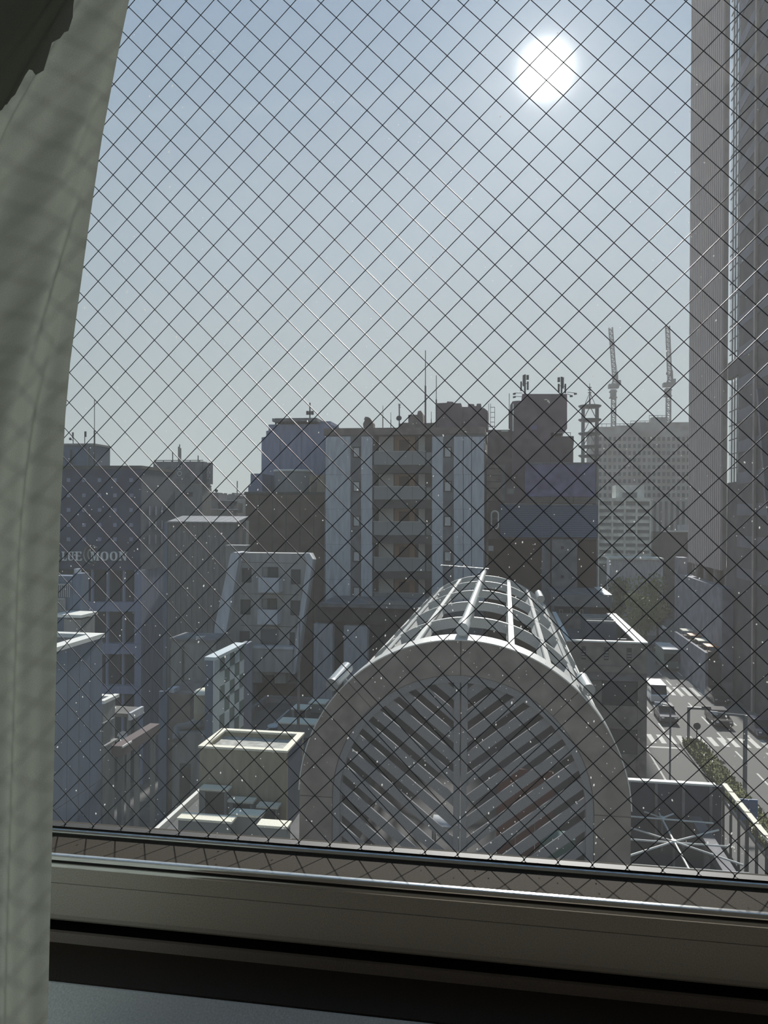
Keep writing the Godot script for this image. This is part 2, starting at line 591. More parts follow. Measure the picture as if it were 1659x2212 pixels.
func curtain() -> void:
	var D := 0.92
	# right edge of the cloth as it hangs: points of height against the edge
	var e := [[-330, 372], [-150, 322], [0, 279], [130, 252], [300, 220], [480, 193], [640, 171], [780, 152], [900, 141], [1100, 131], [1300, 125], [1600, 118], [1800, 113], [2000, 108], [2212, 103], [2500, 98], [2760, 96]]
	var edge: Array[Vector2] = []
	for q in e:
		var p := P(q[1], q[0], D)
		edge.append(Vector2(p.x, p.y))
	var t := thing("curtain", "greyish beige woven curtain hanging along the left side of the window", "curtain", Vector3(-1.0, 19.6, -D))
	var nx := 220
	var ny := 560
	var y1: float = edge[0].y
	var y0: float = 19.6
	var hang: Array = []
	for j in ny + 1:
		var y := lerpf(y0, y1, float(j) / ny)
		var ex: float = edge[edge.size() - 1].x
		for k in edge.size() - 1:
			if y <= edge[k].y and y >= edge[k + 1].y:
				ex = lerpf(edge[k + 1].x, edge[k].x, (y - edge[k + 1].y) / (edge[k].y - edge[k + 1].y))
		var row: Array = []
		var up := clampf((y - 20.9) / 0.8, 0, 1)
		for i in nx + 1:
			var s := float(i) / nx            # 0 at the edge
			var a := pow(s, 1.35) * 0.95      # metres of cloth gathered to the left of the edge
			var slant := up * up * 0.10
			var big := sin((a + slant) * TAU / 0.105 + 0.7)
			var z := -D + 0.020 * big * smoothstep(0.0, 0.05, a) + 0.004 * smoothstep(0.0, 0.03, a) * sin((a * 1.0 + slant * 1.6) * TAU / 0.034 + 1.0 + 1.3 * sin(y * 2.1)) + 0.05 * (1.0 - exp(-a * 14.0))
			# towards the top the cloth is pulled aside and turns a deep fold to the room
			z += up * 0.05 * smoothstep(0.05, 0.13, a)
			row.append(Vector3(ex - a, y, z))
		hang.append(row)
	var st := SurfaceTool.new()
	st.begin(Mesh.PRIMITIVE_TRIANGLES)
	st.set_smooth_group(0)
	for j in ny:
		for i in range(9, nx):
			quad(st, hang[j][i], hang[j + 1][i], hang[j + 1][i + 1], hang[j][i + 1])
	st.index()
	st.generate_normals()
	mi(t, "cloth", st.commit(), M.curtain)
	# hem strip down the leading edge
	var h := SurfaceTool.new()
	h.begin(Mesh.PRIMITIVE_TRIANGLES)
	h.set_smooth_group(0)
	for j in ny:
		for i in 9:
			quad(h, hang[j][i], hang[j + 1][i], hang[j + 1][i + 1], hang[j][i + 1])
	h.index()
	h.generate_normals()
	mi(t, "hem", h.commit(), M.curtain)
	# upper left, an added cloth layer, its ragged edge shaped to imitate shade
	var f := SurfaceTool.new()
	f.begin(Mesh.PRIMITIVE_TRIANGLES)
	f.set_smooth_group(0)
	var rag := PackedVector2Array([Vector2(-900, 520), Vector2(-300, 330), Vector2(0, 242), Vector2(30, 210), Vector2(62, 150), Vector2(78, 168), Vector2(98, 150), Vector2(108, 100), Vector2(150, 70), Vector2(170, -20), Vector2(200, -300)])
	var cols: Array = []
	for i in nx + 1:
		var low := -1
		for j in ny + 1:
			var hp: Vector3 = hang[j][i]
			var l: Vector3 = CB.inverse() * (hp + Vector3(0, 0, 0.018) - EYE)
			var u := 829.5 + F * l.x / -l.z
			var v := 1106.0 - F * l.y / -l.z
			var lim := -9999.0
			for k in rag.size() - 1:
				if u >= rag[k].x and u <= rag[k + 1].x:
					lim = lerpf(rag[k].y, rag[k + 1].y, (u - rag[k].x) / (rag[k + 1].x - rag[k].x))
			if v < lim:
				low = j
				break
		if low < 0 or low > ny - 4:
			continue
		var col: Array = []
		for k in 61:
			var y := lerpf(low, ny, k / 60.0)
			var j0 := mini(int(y), ny - 1)
			var h0: Vector3 = hang[j0][i]
			var h1: Vector3 = hang[j0 + 1][i]
			col.append(h0.lerp(h1, y - j0) + Vector3(0, 0, 0.018))
		cols.append(col)
	for i in cols.size() - 1:
		for k in 60:
			quad(f, cols[i][k], cols[i][k + 1], cols[i + 1][k + 1], cols[i + 1][k])
	f.index()
	f.generate_normals()
	mi(t, "added_shade_layer", f.commit(), M.curtain)
	var rail := thing("curtain_rail", "curtain rail above the window", "rail", Vector3(0, y1, -D))
	bx(rail, "track", -2.2, 2.3, y1 + 0.002, y1 + 0.03, -D - 0.02, -D + 0.08, M.sash_matt)
	bx(rail, "bracket", -1.9, -1.86, y1 + 0.03, 22.75, -D, -D + 0.03, M.sash_matt)
	bx(rail, "bracket", 1.9, 1.94, y1 + 0.03, 22.75, -D, -D + 0.03, M.sash_matt)

# ---------------------------------------------------------------- ground
func ground() -> void:
	var g := struct("ground", "paved ground under the city blocks", Vector3(0, 0, -100))
	bx(g, "paving", -120, 110, -0.5, 0, 20, -260, M.roof_grey)
	var r := struct("road", "wide asphalt street running away to the right", Vector3(16, 0, -90))
	bx(r, "asphalt", 8.6, 25.8, 0.0, 0.02, -10, -150, M.asphalt)
	var w := struct("sidewalk", "pale sidewalk along the left side of the street", Vector3(8, 0, -90))
	bx(w, "paving", 7.5, 8.6, 0.0, 0.14, -10, -150, M.sidewalk)
	var w2 := struct("sidewalk", "sidewalk along the shaded right side of the street", Vector3(26, 0, -60))
	bx(w2, "paving", 25.8, 30.0, 0.0, 0.14, -10, -88, M.sidewalk)
	# lane lines and crossings, as painted sheets with a few millimetres of paint
	for X in [9.4, 12.65]:
		bx(r, "lane_line", X, X + 0.16, 0.02, 0.026, -45, -72.6, M.road_paint)
	bx(r, "stop_line", 8.9, 15.8, 0.02, 0.026, -72.8, -73.2, M.road_paint)
	for X in [20.4, 23.0]:
		for i in 12:
			bx(r, "lane_dash", X, X + 0.16, 0.02, 0.026, -40 - i * 6, -43 - i * 6, M.road_paint)
	for X in [12.2, 15.4]:
		for i in 7:
			bx(r, "lane_dash", X, X + 0.16, 0.02, 0.026, -78.5 - i * 7, -81.5 - i * 7, M.road_paint)
	for i in 17:
		var x := 8.9 + i * 0.92
		bx(r, "crossing_stripe", x, x + 0.46, 0.02, 0.026, -74.3, -77.2, M.road_paint)
	for i in 16:
		var x := 9.0 + i * 0.95
		bx(r, "crossing_stripe", x, x + 0.48, 0.02, 0.026, -94.5, -99.0, M.road_paint)
	var h := thing("hedge_strip", "low olive hedge on the median strip in the middle of the street", "hedge", Vector3(17, 0, -62))
	bx(h, "kerb", 15.95, 17.95, 0.02, 0.2, -45, -74.2, M.sidewalk)
	var mm := MultiMesh.new()
	mm.transform_format = MultiMesh.TRANSFORM_3D
	mm.mesh = leaf_mesh(0.16, M.turf)
	mm.instance_count = 6000
	for i in 6000:
		var p := Vector3(rng.randf_range(16.1, 17.8), rng.randf_range(0.2, 0.75), rng.randf_range(-45.2, -74.0))
		mm.set_instance_transform(i, Transform3D(Basis.from_euler(Vector3(rng.randf() * TAU, rng.randf() * TAU, 0)), p - h.position))
	var o := MultiMeshInstance3D.new()
	o.name = "leaves"
	o.multimesh = mm
	o.set_meta("kind", "stuff")
	h.add_child(o)
	bx(h, "shrub_core", 16.2, 17.7, 0.2, 0.6, -45.3, -73.9, M.turf)

func leaf_mesh(s: float, m: Material) -> ArrayMesh:
	var st := SurfaceTool.new()
	st.begin(Mesh.PRIMITIVE_TRIANGLES)
	quad(st, Vector3(0, 0, -s), Vector3(s * 0.5, s * 0.12, 0), Vector3(0, 0, s), Vector3(-s * 0.5, s * 0.12, 0))
	st.generate_normals()
	var a := st.commit()
	a.surface_set_material(0, m)
	return a

# ---------------------------------------------------------------- building with the round louvred front and barrel vault
func arc(c: Vector2, r: float, a0: float, a1: float, n: int) -> PackedVector2Array:
	var o := PackedVector2Array()
	for i in n + 1:
		var a := deg_to_rad(lerpf(a0, a1, float(i) / n))
		o.append(c + Vector2(cos(a), sin(a)) * r)
	return o
func sector(c: Vector2, r0: float, r1: float, a0: float, a1: float, n: int) -> PackedVector2Array:
	var o := arc(c, r1, a0, a1, n)
	var i := arc(c, r0, a0, a1, n)
	i.reverse()
	o.append_array(i)
	return o
func arch_building() -> void:
	var D := 20.0
	var c3 := P(993, 1741, D)
	var C := Vector2(c3.x, c3.y)
	var R1 := (P(1357, 1765, D).x - P(642, 1716, D).x) / 2
	var R0 := R1 * 0.792
	var t := thing("arch_building", "concrete building front with a large round arch of chevron louvres", "building", Vector3(C.x, 0, -D))
	# body behind and below, with the terrace floor inside
	var LX := C.x - R1
	var RX := C.x + R1
	var ZB := -42.5
	bx(t, "side_wall", LX, LX + 0.35, 0, C.y, -D - 0.9, ZB, M.arch)
	bx(t, "side_wall", RX - 0.35, RX, 0, C.y, -D - 0.9, ZB, M.arch)
	bx(t, "back_wall", LX, RX, 0, C.y - 0.2, ZB, ZB - 0.3, M.arch)
	bx(t, "terrace_floor", LX + 0.35, RX - 0.35, C.y - 4.2, C.y - 3.9, -D - 0.9, ZB, M.terrace_black)  # near-black colour paints in the shade seen through the louvre gaps
	bx(t, "shade_lining", LX + 0.35, LX + 0.40, C.y - 3.9, C.y - 0.05, -D - 0.9, ZB, M.terrace_black)  # added dark sheets on the inner walls, painting shade behind the louvres
	bx(t, "shade_lining", RX - 0.40, RX - 0.35, C.y - 3.9, C.y - 0.05, -D - 0.9, ZB, M.terrace_black)
	bx(t, "shade_lining", LX + 0.4, RX - 0.4, C.y - 3.9, C.y - 0.25, ZB + 0.05, ZB, M.terrace_black)
	# front ring in panels with open joints
	var jt := 0.16
	for seg in [[0.0, 46.0], [46.0, 90.0], [90.0, 134.0], [134.0, 180.0]]:
		mi(t, "ring_panel", extrude(sector(C, R0, R1, seg[0] + jt, seg[1] - jt, 24), -D, -D - 0.9), M.arch)
	var low := 8.0
	for s in [-1.0, 1.0]:
		var x0: float = C.x + s * R0
		var x1: float = C.x + s * R1
		bx(t, "pier", x0, x1, 0, C.y - 0.012, -D, -D - 0.9, M.arch)
	# light coping along the outer rim of the ring
	mi(t, "rim_flashing", extrude(sector(C, R1 + 0.004, R1 + 0.035, 2, 178, 64), -D + 0.02, -D - 0.92), M.vault_white)
	# inner frame, set back a little behind a thin groove
	var RF := R0 - 0.015
	var RG := R0 - 0.20
	mi(t, "inner_frame", extrude(sector(C, RG, RF, 0, 180, 64), -D - 0.03, -D - 0.35), M.slat)
	for s in [-1.0, 1.0]:
		bx(t, "inner_frame", C.x + s * RG, C.x + s * RF, low, C.y, -D - 0.03, -D - 0.35, M.slat)
	bx(t, "mullion", C.x - 0.17, C.x - 0.02, low, C.y + RG, -D - 0.02, -D - 0.38, M.slat)
	bx(t, "mullion", C.x + 0.02, C.x + 0.17, low, C.y + RG, -D - 0.02, -D - 0.38, M.slat)
	# louvres
	for s in [-1.0, 1.0]:
		var open := PackedVector2Array()
		for p in arc(C, RG, 90, 90 - s * 90, 40): open.append(p)
		open.append(Vector2(C.x + s * RG, low))
		open.append(Vector2(C.x, low))
		var clip := PackedVector2Array([Vector2(C.x + s * 0.17, -5), Vector2(C.x + s * 9, -5), Vector2(C.x + s * 9, 30), Vector2(C.x + s * 0.17, 30)])
		for region in Geometry2D.intersect_polygons(open, clip):
			for k in 18:
				# lower edge of the slat at the mullion
				var ym := C.y + RG - 0.62 - k * 0.553
				var th := 0.315
				if ym < low - 3.0: continue
				var m := 0.79
				var band := PackedVector2Array([Vector2(C.x, ym), Vector2(C.x + s * 6, ym + m * 6), Vector2(C.x + s * 6, ym + m * 6 + th), Vector2(C.x, ym + th)])
				for piece in Geometry2D.intersect_polygons(region, band):
					mi(t, "louvre_slat", extrude(piece, -D - 0.10, -D - 0.155), M.slat)
	# barrel vault of hoops and ribs, open to the sky
	var v := thing("barrel_vault", "white steel barrel vault of hoops and ribs behind the round arch", "vault roof", Vector3(C.x, C.y, -31))
	var RV := R1 - 0.03
	var zs := [-D - 0.95, -D - 5.0, -D - 9.5, -D - 14.0, -D - 18.6, -D - 22.3]
	for i in range(1, zs.size()):
		mi(v, "hoop", extrude(sector(C, RV - 0.33, RV - 0.05, 0, 180, 56), zs[i] + 0.07, zs[i] - 0.07), M.vault_white)
		mi(v, "hoop_flange", extrude(sector(C, RV - 0.05, RV, 0, 180, 56), zs[i] + 0.08, zs[i] - 0.08), M.vault_white)
	var ang := [-78.0, -63.0, -48.0, -33.0, -18.0, 18.0, 33.0, 48.0, 63.0, 78.0]
	for a in ang:
		var r := deg_to_rad(90 - a)
		var dir := Vector3(cos(r), sin(r), 0)
		var cc := Vector3(C.x, C.y, 0)
		for i in zs.size() - 1:
			var off := 0.16
			var z0: float = zs[i] - (off if i else 0.0)
			var z1: float = zs[i + 1] + off
			var tang := Vector3(-dir.y, dir.x, 0)
			var b := Basis(tang * 0.09, dir * 0.28, Vector3(0, 0, absf(z1 - z0)))
			mi(v, "rib", ucube, M.vault_white, Transform3D(b, cc + dir * (RV - 0.19) + Vector3(0, 0, (z0 + z1) / 2)))
			var b2 := Basis(tang * 0.17, dir * 0.05, Vector3(0, 0, absf(z1 - z0)))
			mi(v, "rib_flange", ucube, M.vault_white, Transform3D(b2, cc + dir * (RV - 0.028) + Vector3(0, 0, (z0 + z1) / 2)))
	# ridge tube with an aerial, and short tubes on the haunches
	var rt := thing("ridge_tube", "white tube lying along the ridge of the barrel vault", "pipe", Vector3(C.x, C.y + R1, -30))
	var yr := C.y + RV + 0.30
	var xr := C.x + 0.02
	cyl(rt, "tube", Vector3(xr, yr, -D - 1.2), Vector3(xr, yr, -D - 21.0), 0.13, M.tube_white, 18)
	cyl(rt, "front_sleeve", Vector3(xr, yr, -D - 0.2), Vector3(xr, yr, -D - 1.25), 0.17, M.tube_white, 18)
	for i in range(1, zs.size() - 1):
		bx(rt, "saddle", xr - 0.12, xr + 0.12, C.y + RV + 0.0, yr, zs[i] - 0.05, zs[i] + 0.05, M.vault_white)
	bx(rt, "saddle", xr - 0.10, xr + 0.10, C.y + RV + 0.02, yr, -D - 0.5, -D - 0.6, M.vault_white)
	var an := thing("roof_aerial", "thin television aerial at the far end of the vault ridge tube", "aerial", Vector3(xr, yr, -D - 20.5))
	cyl(an, "mast", Vector3(xr, yr + 0.1, -D - 20.5), Vector3(xr, yr + 1.1, -D - 20.5), 0.035, M.steel, 8)
	cyl(an, "boom", P(953, 1221, D + 20.5), P(1056, 1229, D + 20.5), 0.025, M.rail_metal, 6)
	for i in 6:
		var q := P(953 + i * 19, 1221 + i * 1.5, D + 20.5)
		cyl(an, "element", q + Vector3(0, 0, 0.35), q + Vector3(0, 0, -0.35), 0.015, M.rail_metal, 6)
	var lamps := [[720, 1476, 750, 1442, 0.17, "short white tube floodlight on the left shoulder of the arch"], [1271, 1488, 1257, 1464, 0.15, "short white tube floodlight on the right shoulder of the arch"], [1168, 1293, 1163, 1282, 0.16, "small white tube floodlight far down the right side of the vault"]]
	for i in 3:
		var L: Array = lamps[i]
		var Dn: float = [D - 0.1, D + 0.1, D + 15.0][i]
		var a := P(L[0], L[1], Dn)
		var b := P(L[2], L[3], Dn + 0.9)
		var f := thing("tube_floodlight", L[5], "lamp", a, "tube floodlights on the vault")
		cyl(f, "housing", a, b, L[4], M.tube_white, 16)
		cyl(f, "lens_hood", a, a + (a - b).normalized() * 0.1, L[4] * 1.04, M.rail_metal, 16)
		var mid := (a + b) / 2
		var to := Vector3(C.x, C.y, mid.z)
		bar(f, "bracket", mid, mid + (to - mid).normalized() * 0.42, 0.09, 0.09, M.tube_white)
	# things on the terrace behind the louvres
	var yf := C.y - 3.9
	var items := [
		["storage_box", "white storage box low behind the right louvres beside the mullion", 0.25, 1.3, 0.9, -1.6, 1.2, M.car_white, "box"],
		["storage_box", "pale storage box lying lowest behind the right louvres", 1.75, 1.1, 0.6, -1.7, 0.9, M.cream, "box"],
		["cabinet", "teal cabinet behind the lower right louvres", 2.2, 1.0, 2.0, -3.0, 0.6, M.teal_cloth, "cabinet"],
		["screen_panel", "dark red folding screen behind the middle right louvres", 0.9, 1.8, 3.3, -5.0, 0.15, M.red_cloth, "screen"],
		["worktable", "pale worktable behind the left louvres near the mullion", -1.3, 1.1, 0.9, -6.0, 1.0, M.white_wall, "table"],
	]
	for q in items:
		var x0: float = C.x + q[2]
		var z0: float = -D + q[5]
		var o := thing(q[0], q[1], q[8], Vector3(x0 + q[3] / 2, yf, z0 - q[6] / 2))
		if q[0] == "worktable":
			bx(o, "top", x0, x0 + q[3], yf + q[4] - 0.05, yf + q[4], z0, z0 - q[6], q[7])
			for ix in [0.03, q[3] - 0.09]:
				for iz in [0.03, q[6] - 0.09]:
					bx(o, "leg", x0 + ix, x0 + ix + 0.06, yf, yf + q[4] - 0.05, z0 - iz, z0 - iz - 0.06, M.steel)
		elif q[0] == "screen_panel":
			for i in 3:
				bx(o, "leaf", x0 + i * 0.61, x0 + i * 0.61 + 0.59, yf + 0.05, yf + q[4], z0 - (i % 2) * 0.06, z0 - (i % 2) * 0.06 - 0.05, q[7])
				bx(o, "foot", x0 + i * 0.61 + 0.2, x0 + i * 0.61 + 0.4, yf, yf + 0.05, z0 + 0.1, z0 - 0.2, M.steel)
		elif q[0] == "cabinet":
			bx(o, "body", x0, x0 + q[3], yf, yf + q[4], z0, z0 - q[6], q[7])
			for i in 2:
				bx(o, "door", x0 + 0.02 + i * 0.49, x0 + 0.49 + i * 0.49, yf + 0.05, yf + q[4] - 0.04, z0 + 0.02, z0, q[7])
		else:
			bx(o, "body", x0, x0 + q[3], yf, yf + q[4] * 0.85, z0, z0 - q[6], q[7])
			bx(o, "lid", x0 - 0.03, x0 + q[3] + 0.03, yf + q[4] * 0.85, yf + q[4], z0 + 0.03, z0 - q[6] - 0.03, q[7])

# an outline given in view coordinates on the plane z = -D, pushed back by dep
func poly(parent: Node, n: String, px: Array, D: float, dep: float, m: Material) -> MeshInstance3D:
	var pts := PackedVector2Array()
	for q in px:
		var deep: bool = q[1] >= 1490
		var p := P(q[0], 1250.0 if deep else q[1], D)
		pts.append(Vector2(p.x, 0.0 if deep else p.y))
	return mi(parent, n, extrude(pts, -D, -D - dep), m)
func foot_of(u: float, D: float) -> Vector3:
	var p := P(u, 1111, D)
	return Vector3(p.x, 0, p.z)
# a window: frame > pane, both proud of or sunk into the wall by their own depth
func window_at(parent: Node, u0: float, v0: float, u1: float, v1: float, D: float, fm: Material, pm: Material, fw := 0.06, proud := 0.04) -> void:
	var vm := (v0 + v1) / 2
	var um := (u0 + u1) / 2
	var x0 := P(u0, vm, D).x
	var x1 := P(u1, vm, D).x
	var y0 := P(um, v1, D).y
	var y1 := P(um, v0, D).y
	var st := SurfaceTool.new()
	st.begin(Mesh.PRIMITIVE_TRIANGLES)
	for q in [[x0, x1, y0, y0 + fw], [x0, x1, y1 - fw, y1], [x0, x0 + fw, y0 + fw, y1 - fw], [x1 - fw, x1, y0 + fw, y1 - fw]]:
		box_into(st, Transform3D(Basis.from_scale(Vector3(q[1] - q[0], q[3] - q[2], proud + 0.02)), Vector3((q[0] + q[1]) / 2, (q[2] + q[3]) / 2, -D + proud / 2 - 0.01)))
	var f := mi(parent, "window", st.commit(), fm)
	bx(f, "pane", x0 + fw, x1 - fw, y0 + fw, y1 - fw, -D + 0.012, -D - 0.02, pm)
func railing(parent: Node, a: Vector3, b: Vector3, h: float, n: int, m: Material) -> void:
	cyl(parent, "handrail", a + Vector3.UP * h, b + Vector3.UP * h, 0.035, m, 6)
	for i in n + 1:
		var p := a.lerp(b, float(i) / n)
		cyl(parent, "baluster", p, p + Vector3.UP * h, 0.02, m, 6)
func ac_unit(label: String, x: float, y: float, z: float, w: float, h: float, d: float, grille: bool) -> void:
	var o := thing("air_conditioner", label, "air conditioner", Vector3(x + w / 2, y, z - d / 2), "rooftop air conditioners")
	var s := 0.06
	bx(o, "casing", x, x + w, y + 0.08, y + h - s, z - (0.03 if grille else 0.0), z - d, M.ac_grey)
	bx(o, "lid", x - 0.03, x + w + 0.03, y + h - s, y + h, z + 0.03, z - d - 0.03, M.cream)
	bx(o, "foot", x + 0.05, x + 0.2, y, y + 0.08, z - 0.05, z - d, M.steel)
	bx(o, "foot", x + w - 0.2, x + w - 0.05, y, y + 0.08, z - 0.05, z - d, M.steel)
	if grille:
		bx(o, "grille", x + w * 0.18, x + w * 0.9, y + 0.12, y + h - s - 0.06, z - 0.02, z - 0.05, M.terrace_black)
		bx(o, "side_frame", x, x + w * 0.18, y + 0.08, y + h - s, z, z - 0.03, M.ac_grey)
		bx(o, "side_frame", x + w * 0.9, x + w, y + 0.08, y + h - s, z, z - 0.03, M.ac_grey)

# ---------------------------------------------------------------- lower left: panel wall, annex, rooftop block
func left_block() -> void:
	# near building with a panelled side wall
	var X := -12.0
	var far := PX(222, 1368, X)
	var b := thing("panelled_building", "pale lilac panelled building with white copings at the left beside the curtain", "building", Vector3(-16, 0, -18))
	var zf := far.z
	var yt := far.y
	bx(b, "core", -20, X - 0.08, 0, yt - 0.75, -12, zf, M.panel_blue)
	var zs := [-12.0, -14.5, -17.0, PX(147, 1390, X).z, PX(172.6, 1383, X).z, PX(196, 1375, X).z, zf]
	for i in zs.size() - 1:
		for r in 4:
			var ya: float = yt - 0.12 - (r + 1) * 4.3
			var yb: float = yt - 0.12 - r * 4.3
			bx(b, "wall_panel", X - 0.08, X, maxf(ya + 0.012, 0), yb - 0.012, zs[i] - 0.012, zs[i + 1] + 0.012, M.panel_blue)
	bx(b, "parapet", X - 0.30, X - 0.085, yt - 0.75, yt - 0.12, -12, zf, M.panel_grey)
	bx(b, "parapet", -20, X - 0.30, yt - 0.75, yt - 0.12, zf + 0.22, zf, M.panel_grey)
	bx(b, "coping", X - 0.34, X + 0.05, yt - 0.12, yt, -12, zf - 0.04, M.coping)
	bx(b, "coping", -20, X - 0.34, yt - 0.12, yt, zf + 0.26, zf - 0.04, M.coping)
	# stair tower behind it
	var t := thing("stair_tower", "narrow pale stair tower with railings behind the lilac panelled wall", "tower", foot_of(150, 25))
	fb(t, "shaft", 157, 1239, 175, 1335, 25.0, 0.5, M.panel_blue, 0.0)
	fb(t, "low_shaft", 112, 1244, 156.6, 1262, 25.0, 0.5, M.panel_blue, 0.0)
	fb(t, "chimney", 160, 1229, 166, 1239, 25.1, 0.3, M.pale)
	for q in [[1263, 1290, 150], [1294, 1326, 140]]:
		var a := P(112, q[1], 24.9)
		var c := P(q[2], q[1], 24.9)
		railing(t, a, c, P(130, q[0], 24.9).y - a.y, 9, M.rail_metal)
	fb(t, "landing", 112, 1328, 176, 1334, 23.9, 1.05, M.coping)
	fb(t, "landing_front", 138, 1338, 174.5, 1380, 24.0, 0.9, M.panel_grey, 0.0)
	# grey annex with a window
	var X2 := -12.25
	var an := thing("grey_annex", "grey annex with a framed window between panelled wall and dark yard", "building", Vector3(-14, 0, -22.6))
	var q0 := PX(216, 1517, X2)
	var q1 := PX(249, 1502, X2)
	bx(an, "wall", -18, X2, 0, q1.y - 0.1, q0.z - 0.2, q1.z, M.panel_grey)
	bx(an, "coping", X2 - 0.14, X2 + 0.03, q1.y - 0.1, q1.y, q0.z - 0.2, PX(256, 1500, X2).z, M.coping)
	bx(an, "coping", -18, X2 - 0.14, q1.y - 0.1, q1.y, q1.z + 0.15, q1.z - 0.1, M.coping)
	sb(an, "window_frame", 220, 1556, 244, 1596, X2, 0.06, M.steel)
	sb(an, "window_pane", 222, 1560, 242, 1592, X2 + 0.06, 0.015, M.glass_grey)
	sb(an, "window_ledge", 217, 1603, 246, 1606, X2, 0.14, M.panel_grey)
	# canopy, dish and duct in the dark yard
	var cn := thing("entrance_canopy", "thin grey canopy roof below the blue building's last column", "canopy", PX(280, 1560, -12.6) * Vector3(1, 0, 1))
	var ca := PX(258, 1552, -12.6)
	var cb := PX(305, 1536, -12.6)
	bx(cn, "roof", -14.0, -12.6, ca.y - 0.12, ca.y, ca.z - 0.6, cb.z, M.roof_grey)
	bx(cn, "fascia", -12.6, -12.5, ca.y - 0.22, ca.y + 0.03, ca.z - 0.6, cb.z, M.pale)
	for z in [ca.z - 0.8, cb.z + 0.2]:
		bx(cn, "post", -12.75, -12.65, 0, ca.y - 0.12, z, z - 0.1, M.steel)
	var du := thing("wall_duct", "long dusky pink duct running back through the dark yard", "duct", PX(290, 1600, -11.9) * Vector3(1, 0, 1))
	var d0 := PX(253, 1622, -11.9)
	var d1 := PX(345, 1566, -11.9)
	bx(du, "casing", -12.25, -11.9, d0.y - 0.28, d0.y + 0.05, d0.z - 0.3, d1.z, M.duct)
	bx(du, "edge_strip", -11.9, -11.86, d0.y + 0.0, d0.y + 0.06, d0.z - 0.3, lerpf(d0.z, d1.z, 0.3), M.coping)
	for i in 3:
		var z := lerpf(d0.z - 0.5, d1.z + 0.2, i / 2.0)
		bx(du, "support", -12.15, -12.0, 0, d0.y - 0.28, z, z - 0.1, M.steel)
	var dh := thing("satellite_dish", "round grey satellite dish on a bracket over the dark yard", "satellite dish", P(262, 1594, 24.0))
	var dc := P(266, 1588, 24.0)
	var dish := lathe([[0.0, 0.0], [0.06, 0.003], [0.11, 0.012], [0.135, 0.022], [0.138, 0.024]], 20)
	mi(dh, "reflector", dish, M.pale, Transform3D(Basis(Vector3.RIGHT, PI * 0.42) * Basis(Vector3.FORWARD, 0.3), dc))
	cyl(dh, "arm", dc + Vector3(0, -0.02, 0), P(256, 1599, 24.0) + Vector3(0, 0, 0.15), 0.015, M.tube_white, 8)
	cyl(dh, "feed", P(257, 1584, 23.8), P(255, 1590, 23.8), 0.03, M.tube_white, 8)
	cyl(dh, "mast", dc + Vector3(0, -0.06, -0.05), Vector3(dc.x, 0, dc.z - 0.05), 0.025, M.steel, 8)
	# blue sheet roof low in the yard
	var br := thing("blue_sheet_roof", "low blue-grey sheet roof at the bottom left of the yard", "roof", Vector3(-13, 0, -24))
	for i in 5:
		bx(br, "roof_sheet", -16.5 + i * 1.25, -16.5 + i * 1.25 + 1.2, 8.62 + (i % 2) * 0.02, 8.72 + (i % 2) * 0.02, -19.5, -26.8, M.roof_blue)
	for i in 4:
		bx(br, "seam_batten", -16.5, -10.3, 8.74, 8.80, -20.5 - i * 1.8, -20.6 - i * 1.8, M.mid)
	bx(br, "wall_below", -16.4, -10.35, 0, 8.62, -19.7, -26.6, M.dark)
	# low building that carries the beige block
	var yr := 11.6
	var lb := thing("low_flat_roof", "low flat roof carrying the beige rooftop block and air conditioners", "building", Vector3(-7.8, 0, -20))
	bx(lb, "body", -9.95, -5.75, 0, yr - 0.1, -14, -26.2, M.panel_grey)
	bx(lb, "roof_slab", -9.9, -5.8, yr - 0.1, yr, -14.05, -26.15, M.roof_dark)
	bx(lb, "coping_rail", -10.05, -9.92, yr - 0.1, yr + 0.2, -14, -25.2, M.coping)
	var bb := thing("beige_rooftop_block", "beige rooftop block with stained roof tray and white coping", "rooftop block", Vector3(-7.8, yr, -23))
	var DB := 22.0
	var bx0 := P(430, 1700, DB).x
	var bx1 := P(619, 1700, DB).x
	var bt := P(525, 1616, DB).y
	var zb := -23.9
	bx(bb, "front_wall", bx0, bx1, yr, bt - 0.06, -DB, -DB - 0.14, M.beige)
	bx(bb, "side_wall", bx1 - 0.14, bx1, yr, bt - 0.06, -DB - 0.14, zb + 0.14, M.panel_blue)
	bx(bb, "side_wall", bx0, bx0 + 0.14, yr, bt - 0.06, -DB - 0.14, zb + 0.14, M.beige)
	bx(bb, "rear_wall", bx0, bx1, yr, bt - 0.06, zb + 0.14, zb, M.beige)
	bx(bb, "roof_tray", bx0 + 0.14, bx1 - 0.14, yr, bt - 0.2, -DB - 0.14, zb + 0.14, M.roof_stained)
	bx(bb, "coping", bx0 - 0.03, bx1 + 0.03, bt - 0.06, bt, -DB + 0.03, -DB - 0.17, M.cream)
	bx(bb, "coping", bx0 - 0.03, bx1 + 0.03, bt - 0.06, bt, zb + 0.17, zb - 0.03, M.cream)
	bx(bb, "coping", bx0 - 0.03, bx0 + 0.17, bt - 0.06, bt, -DB - 0.17, zb + 0.17, M.cream)
	bx(bb, "coping", bx1 - 0.17, bx1 + 0.03, bt - 0.06, bt, -DB - 0.17, zb + 0.17, M.cream)
	# air conditioners before it
	var ac := [
		[433, 490, 1702, 21.5, true, "tall open-fronted unit at the left corner of the beige block"],
		[494, 545, 1728, 21.5, true, "middle unit against the beige block front"],
		[556, 599, 1740, 21.5, true, "dark-fronted unit at the right of the beige block"],
		[385, 499, 1766, 19.6, false, "wide low unit nearest the coping rail"],
		[497, 562, 1757, 20.1, false, "low unit in the middle of the front row"],
		[557, 619, 1781, 19.4, false, "low unit at the right end of the front row"],
	]
